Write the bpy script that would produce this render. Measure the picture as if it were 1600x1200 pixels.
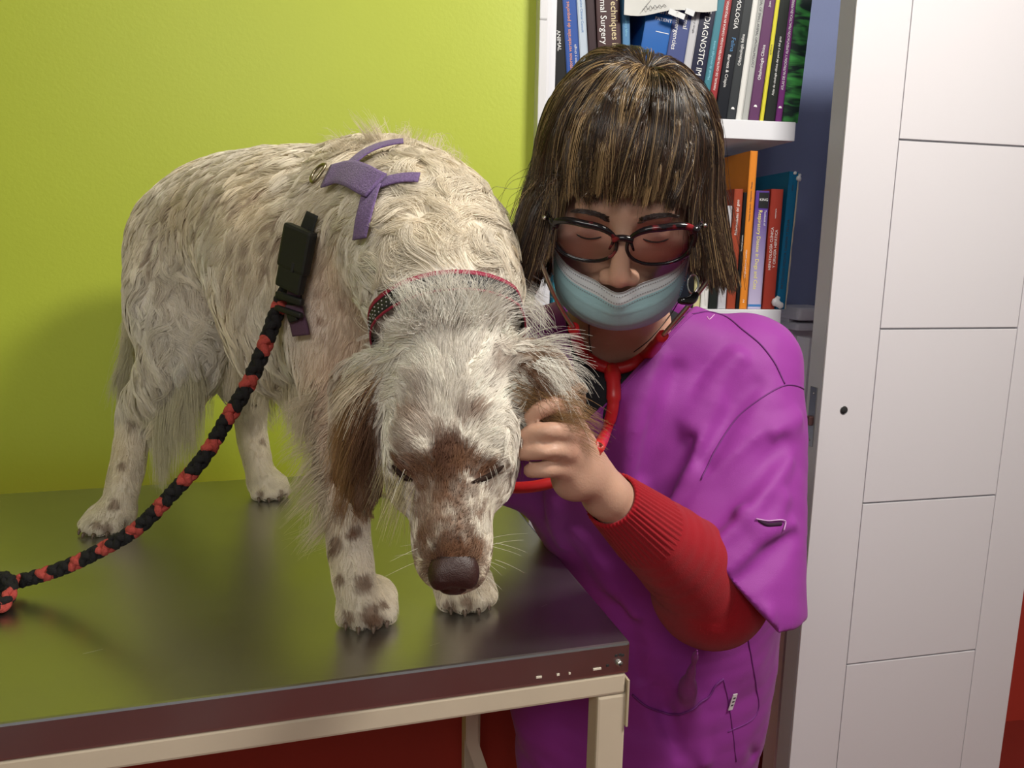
import bpy, bmesh, math, random
import numpy as np
from mathutils import Vector, Matrix, Euler
from mathutils.bvhtree import BVHTree
from mathutils.kdtree import KDTree

for o in list(bpy.data.objects):
    bpy.data.objects.remove(o)
random.seed(7); np.random.seed(7)
C = bpy.context.scene.collection
SC = bpy.context.scene
# ------------------------------------------------------------------ camera
F = 1200.0; PITCH = 9.9; ROLL = 1.0; H = 1.30
cd = bpy.data.cameras.new('camera'); cam = bpy.data.objects.new('camera', cd); C.objects.link(cam)
cd.sensor_width = 36; cd.lens = 27.0; cd.clip_start = 0.02
cam.matrix_world = Matrix.Translation((0, 0, H)) @ Matrix.Rotation(math.radians(90-PITCH), 4, 'X') @ Matrix.Rotation(math.radians(ROLL), 4, 'Z')
SC.camera = cam
# ------------------------------------------------------------------ light and exposure
SC.view_settings.view_transform = 'Standard'
SC.view_settings.look = 'None'
SC.view_settings.gamma = 1.0
SC.view_settings.use_curve_mapping = False
SC.view_settings.exposure = -0.05
w = bpy.data.worlds.new('world'); SC.world = w; w.use_nodes = True
w.node_tree.nodes['Background'].inputs[0].default_value = (0.95, 0.97, 1.0, 1)
w.node_tree.nodes['Background'].inputs[1].default_value = 0.26

def area(name, loc, target, size, power, col):
    l = bpy.data.lights.new(name, 'AREA'); l.shape = 'RECTANGLE'; l.size = size[0]; l.size_y = size[1]
    l.energy = power; l.color = col
    o = bpy.data.objects.new(name, l); C.objects.link(o); o.location = loc
    o.rotation_euler = (Vector(target)-Vector(loc)).to_track_quat('-Z', 'Y').to_euler()
    return o
area('ceiling_lamp', (0.95, 0.30, 2.42), (0.1, 1.1, 1.1), (0.45, 0.3), 33, (1.0, 0.96, 0.88))
area('ceiling_lamp_far', (-0.3, -1.3, 2.42), (0, 1.1, 1.1), (1.2, 0.6), 27, (1.0, 0.97, 0.93))

# ------------------------------------------------------------------ rays of the photograph
_R = np.array(cam.matrix_world.to_3x3())
def ray(px, py):
    v = _R @ np.array([(px-800)/F, -(py-600)/F, -1.0])
    return v
def at(px, py, Y):                       # the point seen at (px,py) at depth Y
    v = ray(px, py); return Vector(v*(Y/v[1]) + np.array([0, 0, H]))
def atz(px, py, z):
    v = ray(px, py); return Vector(v*((z-H)/v[2]) + np.array([0, 0, H]))
def on_plane(px, py, p0, n):
    v = Vector(ray(px, py)); o = Vector((0, 0, H)); return o + v*((Vector(p0)-o).dot(n)/v.dot(n))

# ------------------------------------------------------------------ materials
MATS = {}
def mat(name, col, rough=0.6, metal=0.0, spec=0.5, noise=0.0, nscale=30.0, bump=0.0, bscale=200.0, attr=None, sheen=0.0, coat=0.0, trans=0.0, stretch=None):
    if name in MATS: return MATS[name]
    m = bpy.data.materials.new(name); m.use_nodes = True; nt = m.node_tree; b = nt.nodes['Principled BSDF']
    b.inputs['Base Color'].default_value = (*col, 1); b.inputs['Roughness'].default_value = rough
    b.inputs['Metallic'].default_value = metal; b.inputs['Specular IOR Level'].default_value = spec
    if sheen: b.inputs['Sheen Weight'].default_value = sheen
    if coat: b.inputs['Coat Weight'].default_value = coat
    if trans: b.inputs['Transmission Weight'].default_value = trans
    tc = nt.nodes.new('ShaderNodeTexCoord'); src = tc.outputs['Object']
    if stretch:
        mp = nt.nodes.new('ShaderNodeMapping'); mp.inputs['Scale'].default_value = stretch
        nt.links.new(src, mp.inputs[0]); src = mp.outputs[0]
    base = None
    if attr:
        a = nt.nodes.new('ShaderNodeAttribute'); a.attribute_name = attr; base = a.outputs['Color']
    if noise:
        n = nt.nodes.new('ShaderNodeTexNoise'); n.inputs['Scale'].default_value = nscale; n.inputs['Detail'].default_value = 4
        nt.links.new(src, n.inputs['Vector'])
        r = nt.nodes.new('ShaderNodeMapRange'); r.inputs[3].default_value = 1-noise; r.inputs[4].default_value = 1+noise
        nt.links.new(n.outputs[0], r.inputs[0])
        mx = nt.nodes.new('ShaderNodeMix'); mx.data_type = 'RGBA'; mx.blend_type = 'MULTIPLY'; mx.inputs[0].default_value = 1
        mx.inputs[6].default_value = (*col, 1)
        if base: nt.links.new(base, mx.inputs[6])
        nt.links.new(r.outputs[0], mx.inputs[7]); base = mx.outputs[2]
    if base: nt.links.new(base, b.inputs['Base Color'])
    if bump:
        n2 = nt.nodes.new('ShaderNodeTexNoise'); n2.inputs['Scale'].default_value = bscale; n2.inputs['Detail'].default_value = 3
        nt.links.new(src, n2.inputs['Vector'])
        bp = nt.nodes.new('ShaderNodeBump'); bp.inputs['Strength'].default_value = bump; bp.inputs['Distance'].default_value = 0.001
        nt.links.new(n2.outputs[0], bp.inputs['Height']); nt.links.new(bp.outputs[0], b.inputs['Normal'])
    MATS[name] = m
    return m

# ------------------------------------------------------------------ object helpers
def tag(o, label=None, cat=None, group=None, kind=None):
    if label: o['label'] = label
    if cat: o['category'] = cat
    if group: o['group'] = group
    if kind: o['kind'] = kind
    return o
def empty(name, loc=(0, 0, 0), rot=None):
    o = bpy.data.objects.new(name, None); C.objects.link(o); o.location = loc; o.empty_display_size = 0.05
    if rot is not None: o.rotation_euler = rot
    return o
def link(name, me, m=None, parent=None, world=False):
    o = bpy.data.objects.new(name, me); C.objects.link(o)
    if m is not None and not len(me.materials):
        for q in (m if isinstance(m, (list, tuple)) else [m]): me.materials.append(q)
    if parent is not None:
        o.parent = parent
        if world: o.matrix_parent_inverse = wm(parent).inverted()
    return o
def wm(o):
    m = o.matrix_basis.copy()
    if o.parent is not None: m = wm(o.parent) @ o.matrix_parent_inverse @ m
    return m
def mesh_from(name, V, Fc, smooth=False):
    me = bpy.data.meshes.new(name)
    V = np.asarray(V, dtype=np.float64).reshape(-1, 3)
    me.from_pydata([tuple(v) for v in V], [], [tuple(f) for f in Fc])
    if smooth: me.shade_smooth()
    me.update(); return me
def bm_mesh(name, bm, smooth=False):
    me = bpy.data.meshes.new(name); bmesh.ops.recalc_face_normals(bm, faces=bm.faces)
    bm.to_mesh(me); bm.free()
    if smooth: me.shade_smooth()
    return me
def add_box(bm, c, s, M=None, bev=0.0, mi=0):
    r = bmesh.ops.create_cube(bm, size=1.0)
    vs = r['verts']
    for v in vs: v.co = Vector((v.co.x*s[0]+c[0], v.co.y*s[1]+c[1], v.co.z*s[2]+c[2]))
    fs = {f for v in vs for f in v.link_faces}
    if bev:
        es = {e for v in vs for e in v.link_edges}
        r = bmesh.ops.bevel(bm, geom=list(es), offset=bev, segments=2, affect='EDGES', profile=0.6)
        fs = {f for f in bm.faces if f.is_valid and all(v.is_valid for v in f.verts) and (f in fs or f in set(r['faces']))}
        vs = list({v for f in fs for v in f.verts})
    for f in fs:
        if f.is_valid: f.material_index = mi
    if M is not None:
        for v in vs: v.co = M @ v.co
    return vs
def box(name, c, s, m, parent=None, M=None, bev=0.0):
    bm = bmesh.new(); add_box(bm, c, s, M, bev); return link(name, bm_mesh(name, bm), m, parent)
def catmull(P, n):
    P = np.asarray(P, float); k = len(P)
    if k == 2:
        t = np.linspace(0, 1, n+1)[:, None]; return P[0]*(1-t)+P[1]*t
    out = []
    Q = np.vstack([2*P[0]-P[1], P, 2*P[-1]-P[-2]])
    for i in range(k-1):
        p0, p1, p2, p3 = Q[i:i+4]
        for t in np.linspace(0, 1, n, endpoint=False):
            out.append(0.5*((2*p1)+(-p0+p2)*t+(2*p0-5*p1+4*p2-p3)*t*t+(-p0+3*p1-3*p2+p3)*t**3))
    out.append(P[-1]); return np.array(out)
def tube_geo(P, R, seg=10, closed=False, flat=None, up=None):
    """rings swept along P; flat=(a,b) half axes for a ribbon whose b axis follows the vectors up"""
    P = np.asarray(P, float); n = len(P); R = np.broadcast_to(np.asarray(R, float), (n,)) if flat is None else None
    T = np.gradient(P, axis=0)
    if closed: T = np.roll(P, -1, 0)-np.roll(P, 1, 0)
    T /= np.linalg.norm(T, axis=1)[:, None]+1e-12
    V = []; Fc = []
    N = np.array([0, 0, 1.0]) if abs(T[0][2]) < .9 else np.array([1.0, 0, 0])
    for i in range(n):
        if up is not None: N = np.asarray(up[i], float)
        N = N-T[i]*N.dot(T[i]); N /= np.linalg.norm(N)+1e-12
        B = np.cross(T[i], N)
        for j in range(seg):
            a = 2*math.pi*j/seg
            if flat is None: V.append(P[i]+R[i]*(math.cos(a)*B+math.sin(a)*N))
            else:
                ca, sa = math.cos(a), math.sin(a)
                e = 0.45
                V.append(P[i]+flat[0]*math.copysign(abs(ca)**e, ca)*B+flat[1]*math.copysign(abs(sa)**e, sa)*N)
    m = n if closed else n-1
    for i in range(m):
        for j in range(seg):
            a = i*seg+j; b = i*seg+(j+1) % seg; i2 = (i+1) % n; c = i2*seg+(j+1) % seg; d = i2*seg+j
            Fc.append((a, b, c, d))
    if not closed:
        Fc.append(tuple(range(seg))[::-1]); Fc.append(tuple((n-1)*seg+j for j in range(seg)))
    return V, Fc
def tube(name, P, R, m, parent=None, seg=10, closed=False, flat=None, up=None, world=True, smooth=True):
    V, Fc = tube_geo(P, R, seg, closed, flat, up)
    return link(name, mesh_from(name, V, Fc, smooth), m, parent, world)

# ------------------------------------------------------------------ signed-distance modelling
class SDF:
    def __init__(s, lo, hi, h):
        s.lo = np.array(lo, float); s.h = h
        s.n = np.ceil((np.array(hi)-s.lo)/h).astype(int)+1
        s.F = np.full(s.n, 1e3, np.float32)
    def sub(s, lo, hi):
        a = np.clip(np.floor((np.array(lo)-s.lo)/s.h).astype(int), 0, s.n-1)
        b = np.clip(np.ceil((np.array(hi)-s.lo)/s.h).astype(int)+1, 1, s.n)
        if np.any(b <= a): return None, None
        g = np.meshgrid(*[(s.lo[i]+s.h*np.arange(a[i], b[i])).astype(np.float32) for i in range(3)], indexing='ij')
        return tuple(slice(a[i], b[i]) for i in range(3)), np.stack(g, -1)
    def put(s, sl, d, k, mode):
        A = s.F[sl]
        if mode == 'add':
            hh = np.maximum(k-np.abs(A-d), 0)/k; s.F[sl] = np.minimum(A, d)-hh*hh*k/4
        elif mode == 'cut':
            d = -d; hh = np.maximum(k-np.abs(A-d), 0)/k; s.F[sl] = np.maximum(A, d)+hh*hh*k/4
    def ball(s, c, r, k=0.01, rot=None, mode='add'):
        c = np.array(c, float); r = np.broadcast_to(np.array(r, float), (3,)); m = r.max()+k+4*s.h
        sl, P = s.sub(c-m, c+m)
        if sl is None: return
        q = P-c.astype(np.float32)
        if rot is not None: q = q @ np.array(rot, dtype=np.float32)        # columns of rot = local axes
        rr = r.astype(np.float32)
        k0 = np.linalg.norm(q/rr, axis=-1); k1 = np.linalg.norm(q/(rr*rr), axis=-1)+1e-6
        s.put(sl, k0*(k0-1)/k1, k, mode)
    def cap(s, a, b, ra, rb, k=0.01, flat=None, mode='add'):
        a = np.array(a, float); b = np.array(b, float); m = max(ra, rb)+k+4*s.h
        sl, P = s.sub(np.minimum(a, b)-m, np.maximum(a, b)+m)
        if sl is None: return
        ba = (b-a).astype(np.float32); q = P-a.astype(np.float32); L = float(ba@ba)+1e-9
        t = np.clip((q@ba)/L, 0, 1); v = q-t[..., None]*ba
        if flat is not None:
            nrm, f = flat; nrm = np.array(nrm, dtype=np.float32); nrm /= np.linalg.norm(nrm)
            c = (v@nrm); v = v+((1/f-1)*c)[..., None]*nrm
            g = np.sqrt(np.maximum((v*v).sum(-1), 1e-12)); r = ra+(rb-ra)*t
            # gradient-corrected distance for the squashed axis
            gr = np.sqrt(np.maximum(1+((1/f)**2-1)*(c/f)**2/(g*g), 1e-6)); d = (g-r)/gr
        else:
            d = np.linalg.norm(v, axis=-1)-(ra+(rb-ra)*t)
        s.put(sl, d, k, mode)
    def limb(s, pts, k=0.012, sub=4, flat=None, mode='add'):
        """pts: (x,y,z,r) rows, smoothed"""
        Q = catmull([tuple(p) for p in pts], sub)
        if s.hard: return s.chain(Q, k, flat, mode)
        for i in range(len(Q)-1): s.cap(Q[i][:3], Q[i+1][:3], Q[i][3], Q[i+1][3], k, flat, mode)
    hard = False
    def chain(s, Q, k, flat, mode):                 # one smooth union for the whole limb, so that it does not swell
        m = Q[:, 3].max()+k+4*s.h; lo, hi = Q[:, :3].min(0)-m, Q[:, :3].max(0)+m
        sl, P = s.sub(lo, hi)
        if sl is None: return
        o = SDF.__new__(SDF); o.h = s.h; o.n = np.array(P.shape[:3]); o.lo = P[0, 0, 0].astype(float); o.F = np.full(o.n, 1e3, np.float32)
        for i in range(len(Q)-1): o.cap(Q[i][:3], Q[i+1][:3], Q[i][3], Q[i+1][3], .0005, flat)
        s.put(sl, o.F, k, mode)
    def field(s, fn):
        sl, P = s.sub(s.lo, s.lo+s.h*s.n); s.F = fn(P, s.F).astype(np.float32)
    def copy(s):
        o = SDF.__new__(SDF); o.lo = s.lo; o.h = s.h; o.n = s.n; o.F = s.F.copy(); return o
    def sample(s, P):
        q = (np.asarray(P)-s.lo)/s.h; i = np.clip(np.floor(q).astype(int), 0, s.n-2); f = np.clip(q-i, 0, 1)
        out = 0
        for dx in (0, 1):
            for dy in (0, 1):
                for dz in (0, 1):
                    w_ = (f[:, 0] if dx else 1-f[:, 0])*(f[:, 1] if dy else 1-f[:, 1])*(f[:, 2] if dz else 1-f[:, 2])
                    out = out+w_*s.F[i[:, 0]+dx, i[:, 1]+dy, i[:, 2]+dz]
        return out
    def grad(s, P):
        e = s.h; G = np.stack([s.sample(P+np.eye(3)[i]*e)-s.sample(P-np.eye(3)[i]*e) for i in range(3)], -1)
        return G/(np.linalg.norm(G, axis=1)[:, None]+1e-9)
    def geo(s):
        Fd = s.F; n = s.n; ins = Fd < 0
        c = ins[:-1, :-1, :-1].astype(np.int8)
        for dx in (0, 1):
            for dy in (0, 1):
                for dz in (0, 1):
                    if dx+dy+dz: c = c+ins[dx:n[0]-1+dx, dy:n[1]-1+dy, dz:n[2]-1+dz]
        act = np.argwhere((c > 0) & (c < 8))
        idx = -np.ones(n, np.int64); idx[act[:, 0], act[:, 1], act[:, 2]] = np.arange(len(act))
        acc = np.zeros((len(act), 3)); cnt = np.zeros(len(act))
        corners = [(x, y, z) for x in (0, 1) for y in (0, 1) for z in (0, 1)]
        for a in range(8):
            for b in range(a+1, 8):
                A, B = corners[a], corners[b]
                if sum(abs(A[i]-B[i]) for i in range(3)) != 1: continue
                fa = Fd[act[:, 0]+A[0], act[:, 1]+A[1], act[:, 2]+A[2]]; fb = Fd[act[:, 0]+B[0], act[:, 1]+B[1], act[:, 2]+B[2]]
                m = (fa < 0) != (fb < 0); t = np.where(m, fa/(fa-fb+1e-20), 0)
                p = np.array(A)+t[:, None]*(np.array(B)-np.array(A)); acc += np.where(m[:, None], p, 0); cnt += m
        V = s.lo+s.h*(act+acc/cnt[:, None])
        Fc = []
        for ax in range(3):
            u, v = [(1, 2), (2, 0), (0, 1)][ax]
            S = [slice(1, n[i]-1) for i in range(3)]; S2 = list(S); S2[ax] = slice(2, n[ax])
            A = ins[tuple(S)]; B = ins[tuple(S2)]
            for flip, M in ((False, A & ~B), (True, ~A & B)):
                e = np.argwhere(M)+1
                if not len(e): continue
                du = np.zeros(3, int); du[u] = 1; dv = np.zeros(3, int); dv[v] = 1
                q = np.stack([idx[tuple((e-du-dv).T)], idx[tuple((e-dv).T)], idx[tuple(e.T)], idx[tuple((e-du).T)]], 1)
                if flip: q = q[:, ::-1]
                Fc.append(q)
        Fc = np.vstack(Fc); Fc = Fc[(Fc >= 0).all(1)]
        return V, Fc
    def mesh(s, name, relax=1, zmin=None, keep_big=True):
        V, Fc = s.geo()
        for _ in range(relax):
            A = np.zeros_like(V); n_ = np.zeros(len(V))
            for i in range(4):
                a, b = Fc[:, i], Fc[:, (i+1) % 4]
                np.add.at(A, a, V[b]); np.add.at(A, b, V[a]); np.add.at(n_, a, 1); np.add.at(n_, b, 1)
            V = V*.5+.5*A/np.maximum(n_, 1)[:, None]
        if keep_big:                                    # drop stray specks
            lab = np.arange(len(V))
            for _ in range(200):
                m = lab[Fc].min(1); new = lab.copy()
                for i in range(4): np.minimum.at(new, Fc[:, i], m)
                new = new[new]
                if (new == lab).all(): break
                lab = new
            u, ct = np.unique(lab, return_counts=True); big = u[ct > max(30, .01*len(V))]
            Fc = Fc[np.isin(lab[Fc[:, 0]], big)]
            used = np.zeros(len(V), bool); used[Fc.ravel()] = True; re = np.cumsum(used)-1; V = V[used]; Fc = re[Fc]
        me = bpy.data.meshes.new(name)
        me.vertices.add(len(V)); me.vertices.foreach_set('co', V.astype(np.float32).ravel())
        me.loops.add(len(Fc)*4); me.polygons.add(len(Fc))
        me.loops.foreach_set('vertex_index', Fc.astype(np.int32).ravel())
        me.polygons.foreach_set('loop_start', np.arange(0, len(Fc)*4, 4, dtype=np.int32))
        me.update(calc_edges=True); me.shade_smooth()
        return me
def paint(me, cols, name='Col'):
    a = me.color_attributes.new(name, 'FLOAT_COLOR', 'POINT')
    a.data.foreach_set('color', np.hstack([cols, np.ones((len(cols), 1))]).astype(np.float32).ravel())
def verts(me):
    V = np.empty(len(me.vertices)*3, np.float32); me.vertices.foreach_get('co', V); return V.reshape(-1, 3).astype(float)
def vnorms(me):
    V = np.empty(len(me.vertices)*3, np.float32); me.vertex_normals.foreach_get('vector', V); return V.reshape(-1, 3).astype(float)
def smooth01(x): x = np.clip(x, 0, 1); return x*x*(3-2*x)
class Noise3:                                # cheap smooth value noise
    def __init__(s, seed): s.t = np.random.RandomState(seed).rand(32, 32, 32)
    def __call__(s, P, sc):
        q = np.asarray(P)*sc; i = np.floor(q).astype(int); f = q-i; f = f*f*(3-2*f); o = 0
        for dx in (0, 1):
            for dy in (0, 1):
                for dz in (0, 1):
                    w_ = (f[..., 0] if dx else 1-f[..., 0])*(f[..., 1] if dy else 1-f[..., 1])*(f[..., 2] if dz else 1-f[..., 2])
                    o = o+w_*s.t[(i[..., 0]+dx) % 32, (i[..., 1]+dy) % 32, (i[..., 2]+dz) % 32]
        return o
NZ = Noise3(3); NZ2 = Noise3(11)
def hair_object(name, pts, rad, cols, m, parent=None):
    """pts (n,k,3) strands, rad (n,k), cols (n,3)"""
    n, k = pts.shape[:2]
    hc = bpy.data.hair_curves.new(name); hc.add_curves([k]*n)
    hc.attributes['position'].data.foreach_set('vector', pts.astype(np.float32).ravel())
    ra = hc.attributes.get('radius') or hc.attributes.new('radius', 'FLOAT', 'POINT')
    ra.data.foreach_set('value', rad.astype(np.float32).ravel())
    ca = hc.attributes.new('Col', 'FLOAT_COLOR', 'CURVE')
    ca.data.foreach_set('color', np.hstack([cols, np.ones((n, 1))]).astype(np.float32).ravel())
    hc.materials.append(m)
    o = bpy.data.objects.new(name, hc); C.objects.link(o)
    if parent is not None: o.parent = parent; o.matrix_parent_inverse = wm(parent).inverted()
    return o
def text_mesh(s, size, align='LEFT', ext=0.0002, font=None, shear=0.0, sx=1.0, spacing=1.0):
    cu = bpy.data.curves.new('t', 'FONT'); cu.body = s; cu.size = size; cu.extrude = ext; cu.align_x = align; cu.align_y = 'CENTER'
    cu.resolution_u = 2; cu.shear = shear; cu.space_character = spacing
    o = bpy.data.objects.new('t', cu); C.objects.link(o)
    dg = bpy.context.evaluated_depsgraph_get(); dg.update()
    me = bpy.data.meshes.new_from_object(o.evaluated_get(dg)); bpy.data.objects.remove(o)
    if sx != 1.0:
        for v in me.vertices: v.co.x *= sx
    me.name = 'lettering'; return me
# ================================================================== ROOM
A_W = math.radians(9.5)
U = Vector((math.cos(A_W), math.sin(A_W), 0)); NW = Vector((-math.sin(A_W), math.cos(A_W), 0))   # along the wall / into the wall
W0 = Vector((-0.065, 1.475, 0))
MW = Matrix(((U.x, NW.x, 0, W0.x), (U.y, NW.y, 0, W0.y), (0, 0, 1, 0), (0, 0, 0, 1)))            # wall frame: x along, y into the wall
def wl(px, py, d=0.0):                    # photograph point on the plane d behind the wall face, in the wall frame
    return MW.inverted() @ on_plane(px, py, W0+NW*d, NW)
GREEN = (0.50, 0.58, 0.05)
mg = mat('green_paint', GREEN, 0.46, noise=0.03, nscale=6, bump=0.25, bscale=140)
mr = mat('red_paint', (0.42, 0.035, 0.02), 0.6, bump=0.2, bscale=140)
mw = mat('white_lacquer', (0.72, 0.72, 0.75), 0.42, bump=0.08, bscale=90)
mblue = mat('blue_paint', (0.20, 0.24, 0.42), 0.7, noise=0.06, nscale=10, bump=0.2, bscale=200)
mceil = mat('ceiling_paint', (0.75, 0.75, 0.72), 0.8)
mfloor = mat('floor_red_lino', (0.22, 0.025, 0.018), 0.35, noise=0.1, nscale=12)
XL = wl(836, 100).x
DADO = 0.40
bm = bmesh.new(); add_box(bm, ((XL-2.4)/2, .05, (DADO+2.5)/2), (XL+2.4, .1, 2.5-DADO), MW); o = link('wall_back', bm_mesh('wall_back', bm), mg); tag(o, kind='structure')
bm = bmesh.new(); add_box(bm, ((XL-2.4)/2, .048, DADO/2), (XL+2.4, .1, DADO), MW); o = link('trim_1', bm_mesh('dado', bm), mr); tag(o, kind='structure')
# recess behind the shelves (blue), grey wainscot and red dado under it
DB = 0.27
bm = bmesh.new(); add_box(bm, (XL+1.6-.05, DB+.05, 1.65), (3.3, .1, 1.7), MW); o = link('wall_recess', bm_mesh('w', bm), mblue); tag(o, kind='structure')
bm = bmesh.new(); add_box(bm, (XL+1.6-.05, DB+.048, .40), (3.3, .1, .80), MW); o = link('trim_2', bm_mesh('w', bm), mr); tag(o, kind='structure')
bm = bmesh.new(); add_box(bm, (XL-.012, .135+.05, 1.25), (.02, .27, 2.5), MW); o = link('wall_recess_side', bm_mesh('w', bm), mblue); tag(o, kind='structure')
bm = bmesh.new(); add_box(bm, (.4, .0, -.03), (5.6, 6.4, .06)); o = link('floor', bm_mesh('f', bm), mfloor); tag(o, kind='structure')
bm = bmesh.new(); add_box(bm, (.4, .0, 2.53), (5.6, 6.4, .06)); o = link('ceiling', bm_mesh('c', bm), mceil); tag(o, kind='structure')
bm = bmesh.new(); add_box(bm, (-2.35, -.4, 1.25), (.1, 4.6, 2.5)); o = link('wall_left', bm_mesh('w', bm), mg); tag(o, kind='structure')
bm = bmesh.new(); add_box(bm, (2.9, -.2, 1.25), (.1, 5.2, 2.5)); o = link('wall_right', bm_mesh('w', bm), mceil); tag(o, kind='structure')

# ---- shelves
ZS1 = (MW @ wl(1190, 188, .0)).z     # top of the upper board
ZS2 = (MW @ wl(1210, 484, .0)).z
xs0 = wl(868, 170).x; xs1 = wl(1244, 205).x
mshelf = mat('white_shelf_paint', (0.76, 0.77, 0.82), 0.45, bump=0.12, bscale=60)
root = empty('bookcase', MW @ Vector(((xs0+xs1)/2, .1, 0))); tag(root, 'white painted bookcase with two book-filled boards in blue recess', 'bookcase')
def wpart(name, c, s, m, parent, bev=.0015):
    bm = bmesh.new(); add_box(bm, c, s, MW, bev); return link(name, bm_mesh(name, bm), m, parent, True)
TH = .036
for z in (ZS1, ZS2, ZS2-.33, ZS1+.36):
    wpart('shelf_board', ((xs0+xs1)/2, .128, z-TH/2), (xs1-xs0, .25, TH), mshelf, root)
wpart('side_panel', (xs0-.014, .125, 1.1), (.024, .25, 2.2), mshelf, root)
xp = wl(1231, 1000, .0).x
wpart('post', (xp-.001, .03, ZS2/2-.03), (.010, .05, ZS2-.06), mshelf, root, .001)

# ---- left closet door leaf, seen nearly edge-on
d1 = empty('door_1', MW @ Vector((XL+.02, 0, 0))); tag(d1, kind='structure')
xe0 = XL; xe1 = wl(848, 100).x; xe2 = xs0-.026
wpart('door_leaf', ((xe0+xe1)/2, .0, 1.05), (xe1-xe0, .07, 2.1), mw, d1, .002)
wpart('door_frame', ((xe1+xe2)/2+.001, .012, 1.1), (xe2-xe1-.003, .075, 2.2), mw, d1, .004)
mgr = mat('groove_white', (0.5, 0.5, 0.52), 0.5)
for py in (38, 210, 385):
    wpart('groove', ((xe0+xe1)/2, -.0345, wl(840, py).z), (xe1-xe0-.002, .003, .003), mgr, d1, 0)

# ---- wainscot with cap right of the shelves
mwn = mat('grey_white_panel', (0.72, 0.72, 0.76), 0.5, bump=.1, bscale=60)
mbeige = mat('beige_trim', (0.42, 0.37, 0.30), 0.5, noise=.06, nscale=20)
xa = wl(1229, 600, .18).x; xb = wl(1281, 560, .18).x
zc = (MW @ wl(1250, 482, .16)).z
wn = empty('trim_3', MW @ Vector((xa, .2, 0))); tag(wn, kind='structure')
wpart('panel', ((xa+xb)/2, .225, (zc+.44)/2), (xb-xa, .06, zc-.44), mwn, wn, .002)
wpart('cap', ((xa+xb)/2, .20, zc-.012), (xb-xa+.01, .11, .03), mwn, wn, .008)
wpart('cap_bead', ((xa+xb)/2, .195, zc-.042), (xb-xa+.004, .085, .018), mwn, wn, .006)
xq = wl(1262, 800, .12).x
wpart('corner_bead', (xb-.004, .15, (zc+.43)/2-.01), (.026, .05, zc-.45), mbeige, wn, .008)
wpart('corner_foot', (xb-.004, .15, .215), (.027, .051, .43), mr, wn, .006)

# ---- right sliding door leaf with five panels
A_D = math.radians(13.0)
UD = Vector((math.cos(A_D), math.sin(A_D), 0)); ND = Vector((-math.sin(A_D), math.cos(A_D), 0))
D0 = at(1286, 600, 1.42); D0.z = 0
MD = Matrix(((UD.x, ND.x, 0, D0.x), (UD.y, ND.y, 0, D0.y), (0, 0, 1, 0), (0, 0, 0, 1)))
def dl(px, py): return MD.inverted() @ on_plane(px, py, D0, ND)
mdoor = mat('door_white', (0.74, 0.72, 0.75), 0.38, bump=0.05, bscale=50)
medge = mat('door_edge_grey', (0.52, 0.52, 0.55), 0.45)
d2 = empty('door_2', D0); tag(d2, kind='structure')
def dpart(name, c, s, m, bev=0.0):
    bm = bmesh.new(); add_box(bm, c, s, MD, bev); return link(name, bm_mesh(name, bm), m, d2, True)
WD = dl(1602, 905).x; gx0 = dl(1375, 514).x; gx1 = dl(1590, 511).x
gz = [dl(1405, 218).z, dl(1375, 514).z, dl(1345, 787).z, dl(1320, 1039).z]
sp = (gz[0]-gz[3])/3; zt = gz[0]+sp; zb = max(gz[3]-sp, .01); TD = .045
# face built of stiles and panels standing 2.5 mm proud of recessed grooves
dpart('core', (WD/2, TD/2+.003, (zt+zb)/2), (WD, TD-.004, zt-zb), medge)
g = .0035
def face(name, x0, x1, z0, z1):
    return dpart(name, ((x0+x1)/2, .0015, (z0+z1)/2), (x1-x0, .0045, z1-z0), mdoor, .0011)
face('stile', 0, gx0-g/4, zb, zt); face('stile', gx1+g/4, WD, zb, zt)
zz = [zt]+gz+[zb]
for i in range(5):
    face('panel', gx0+g/4, gx1-g/4, zz[i+1]+g/2, zz[i]-g/2)
# lock face plate and latch on the edge, handle hole on the face
lz = dl(1278, 655).z; mst = mat('steel_plate', (0.30, 0.30, 0.31), 0.35, metal=.8)
bm = bmesh.new(); add_box(bm, (-.001, TD/2+.002, lz), (.002, .02, .115), MD, 0)
link('lock_plate', bm_mesh('p', bm), mst, d2, True)
bm = bmesh.new()
add_box(bm, (-.004, TD/2+.002, lz-.008), (.012, .012, .018), MD, .002)
link('latch', bm_mesh('p', bm), mat('latch_brass', (0.16, 0.08, 0.08), .4, metal=.7), d2, True)
for dz in (-.045, .045):
    s_ = [MD @ Vector((-.0025, TD/2+.002, lz+dz)), MD @ Vector((-.001, TD/2+.002, lz+dz))]
    tube('screw', [tuple(p) for p in s_], .003, mst, d2, 8)
hc = dl(1318, 641); hole = [MD @ Vector((hc.x, -.0012, hc.z)), MD @ Vector((hc.x, .0005, hc.z))]
tube('handle_hole', [tuple(p) for p in hole], .0075, mat('hole_dark', (0.02, 0.02, 0.02), .9), d2, 18)
ring = [tuple(MD @ Vector((hc.x+.0078*math.cos(a), -.001, hc.z+.0078*math.sin(a)))) for a in np.linspace(0, 2*math.pi, 20, endpoint=False)]
tube('hole_rim', ring, .0007, mst, d2, 6, closed=True)
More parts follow.
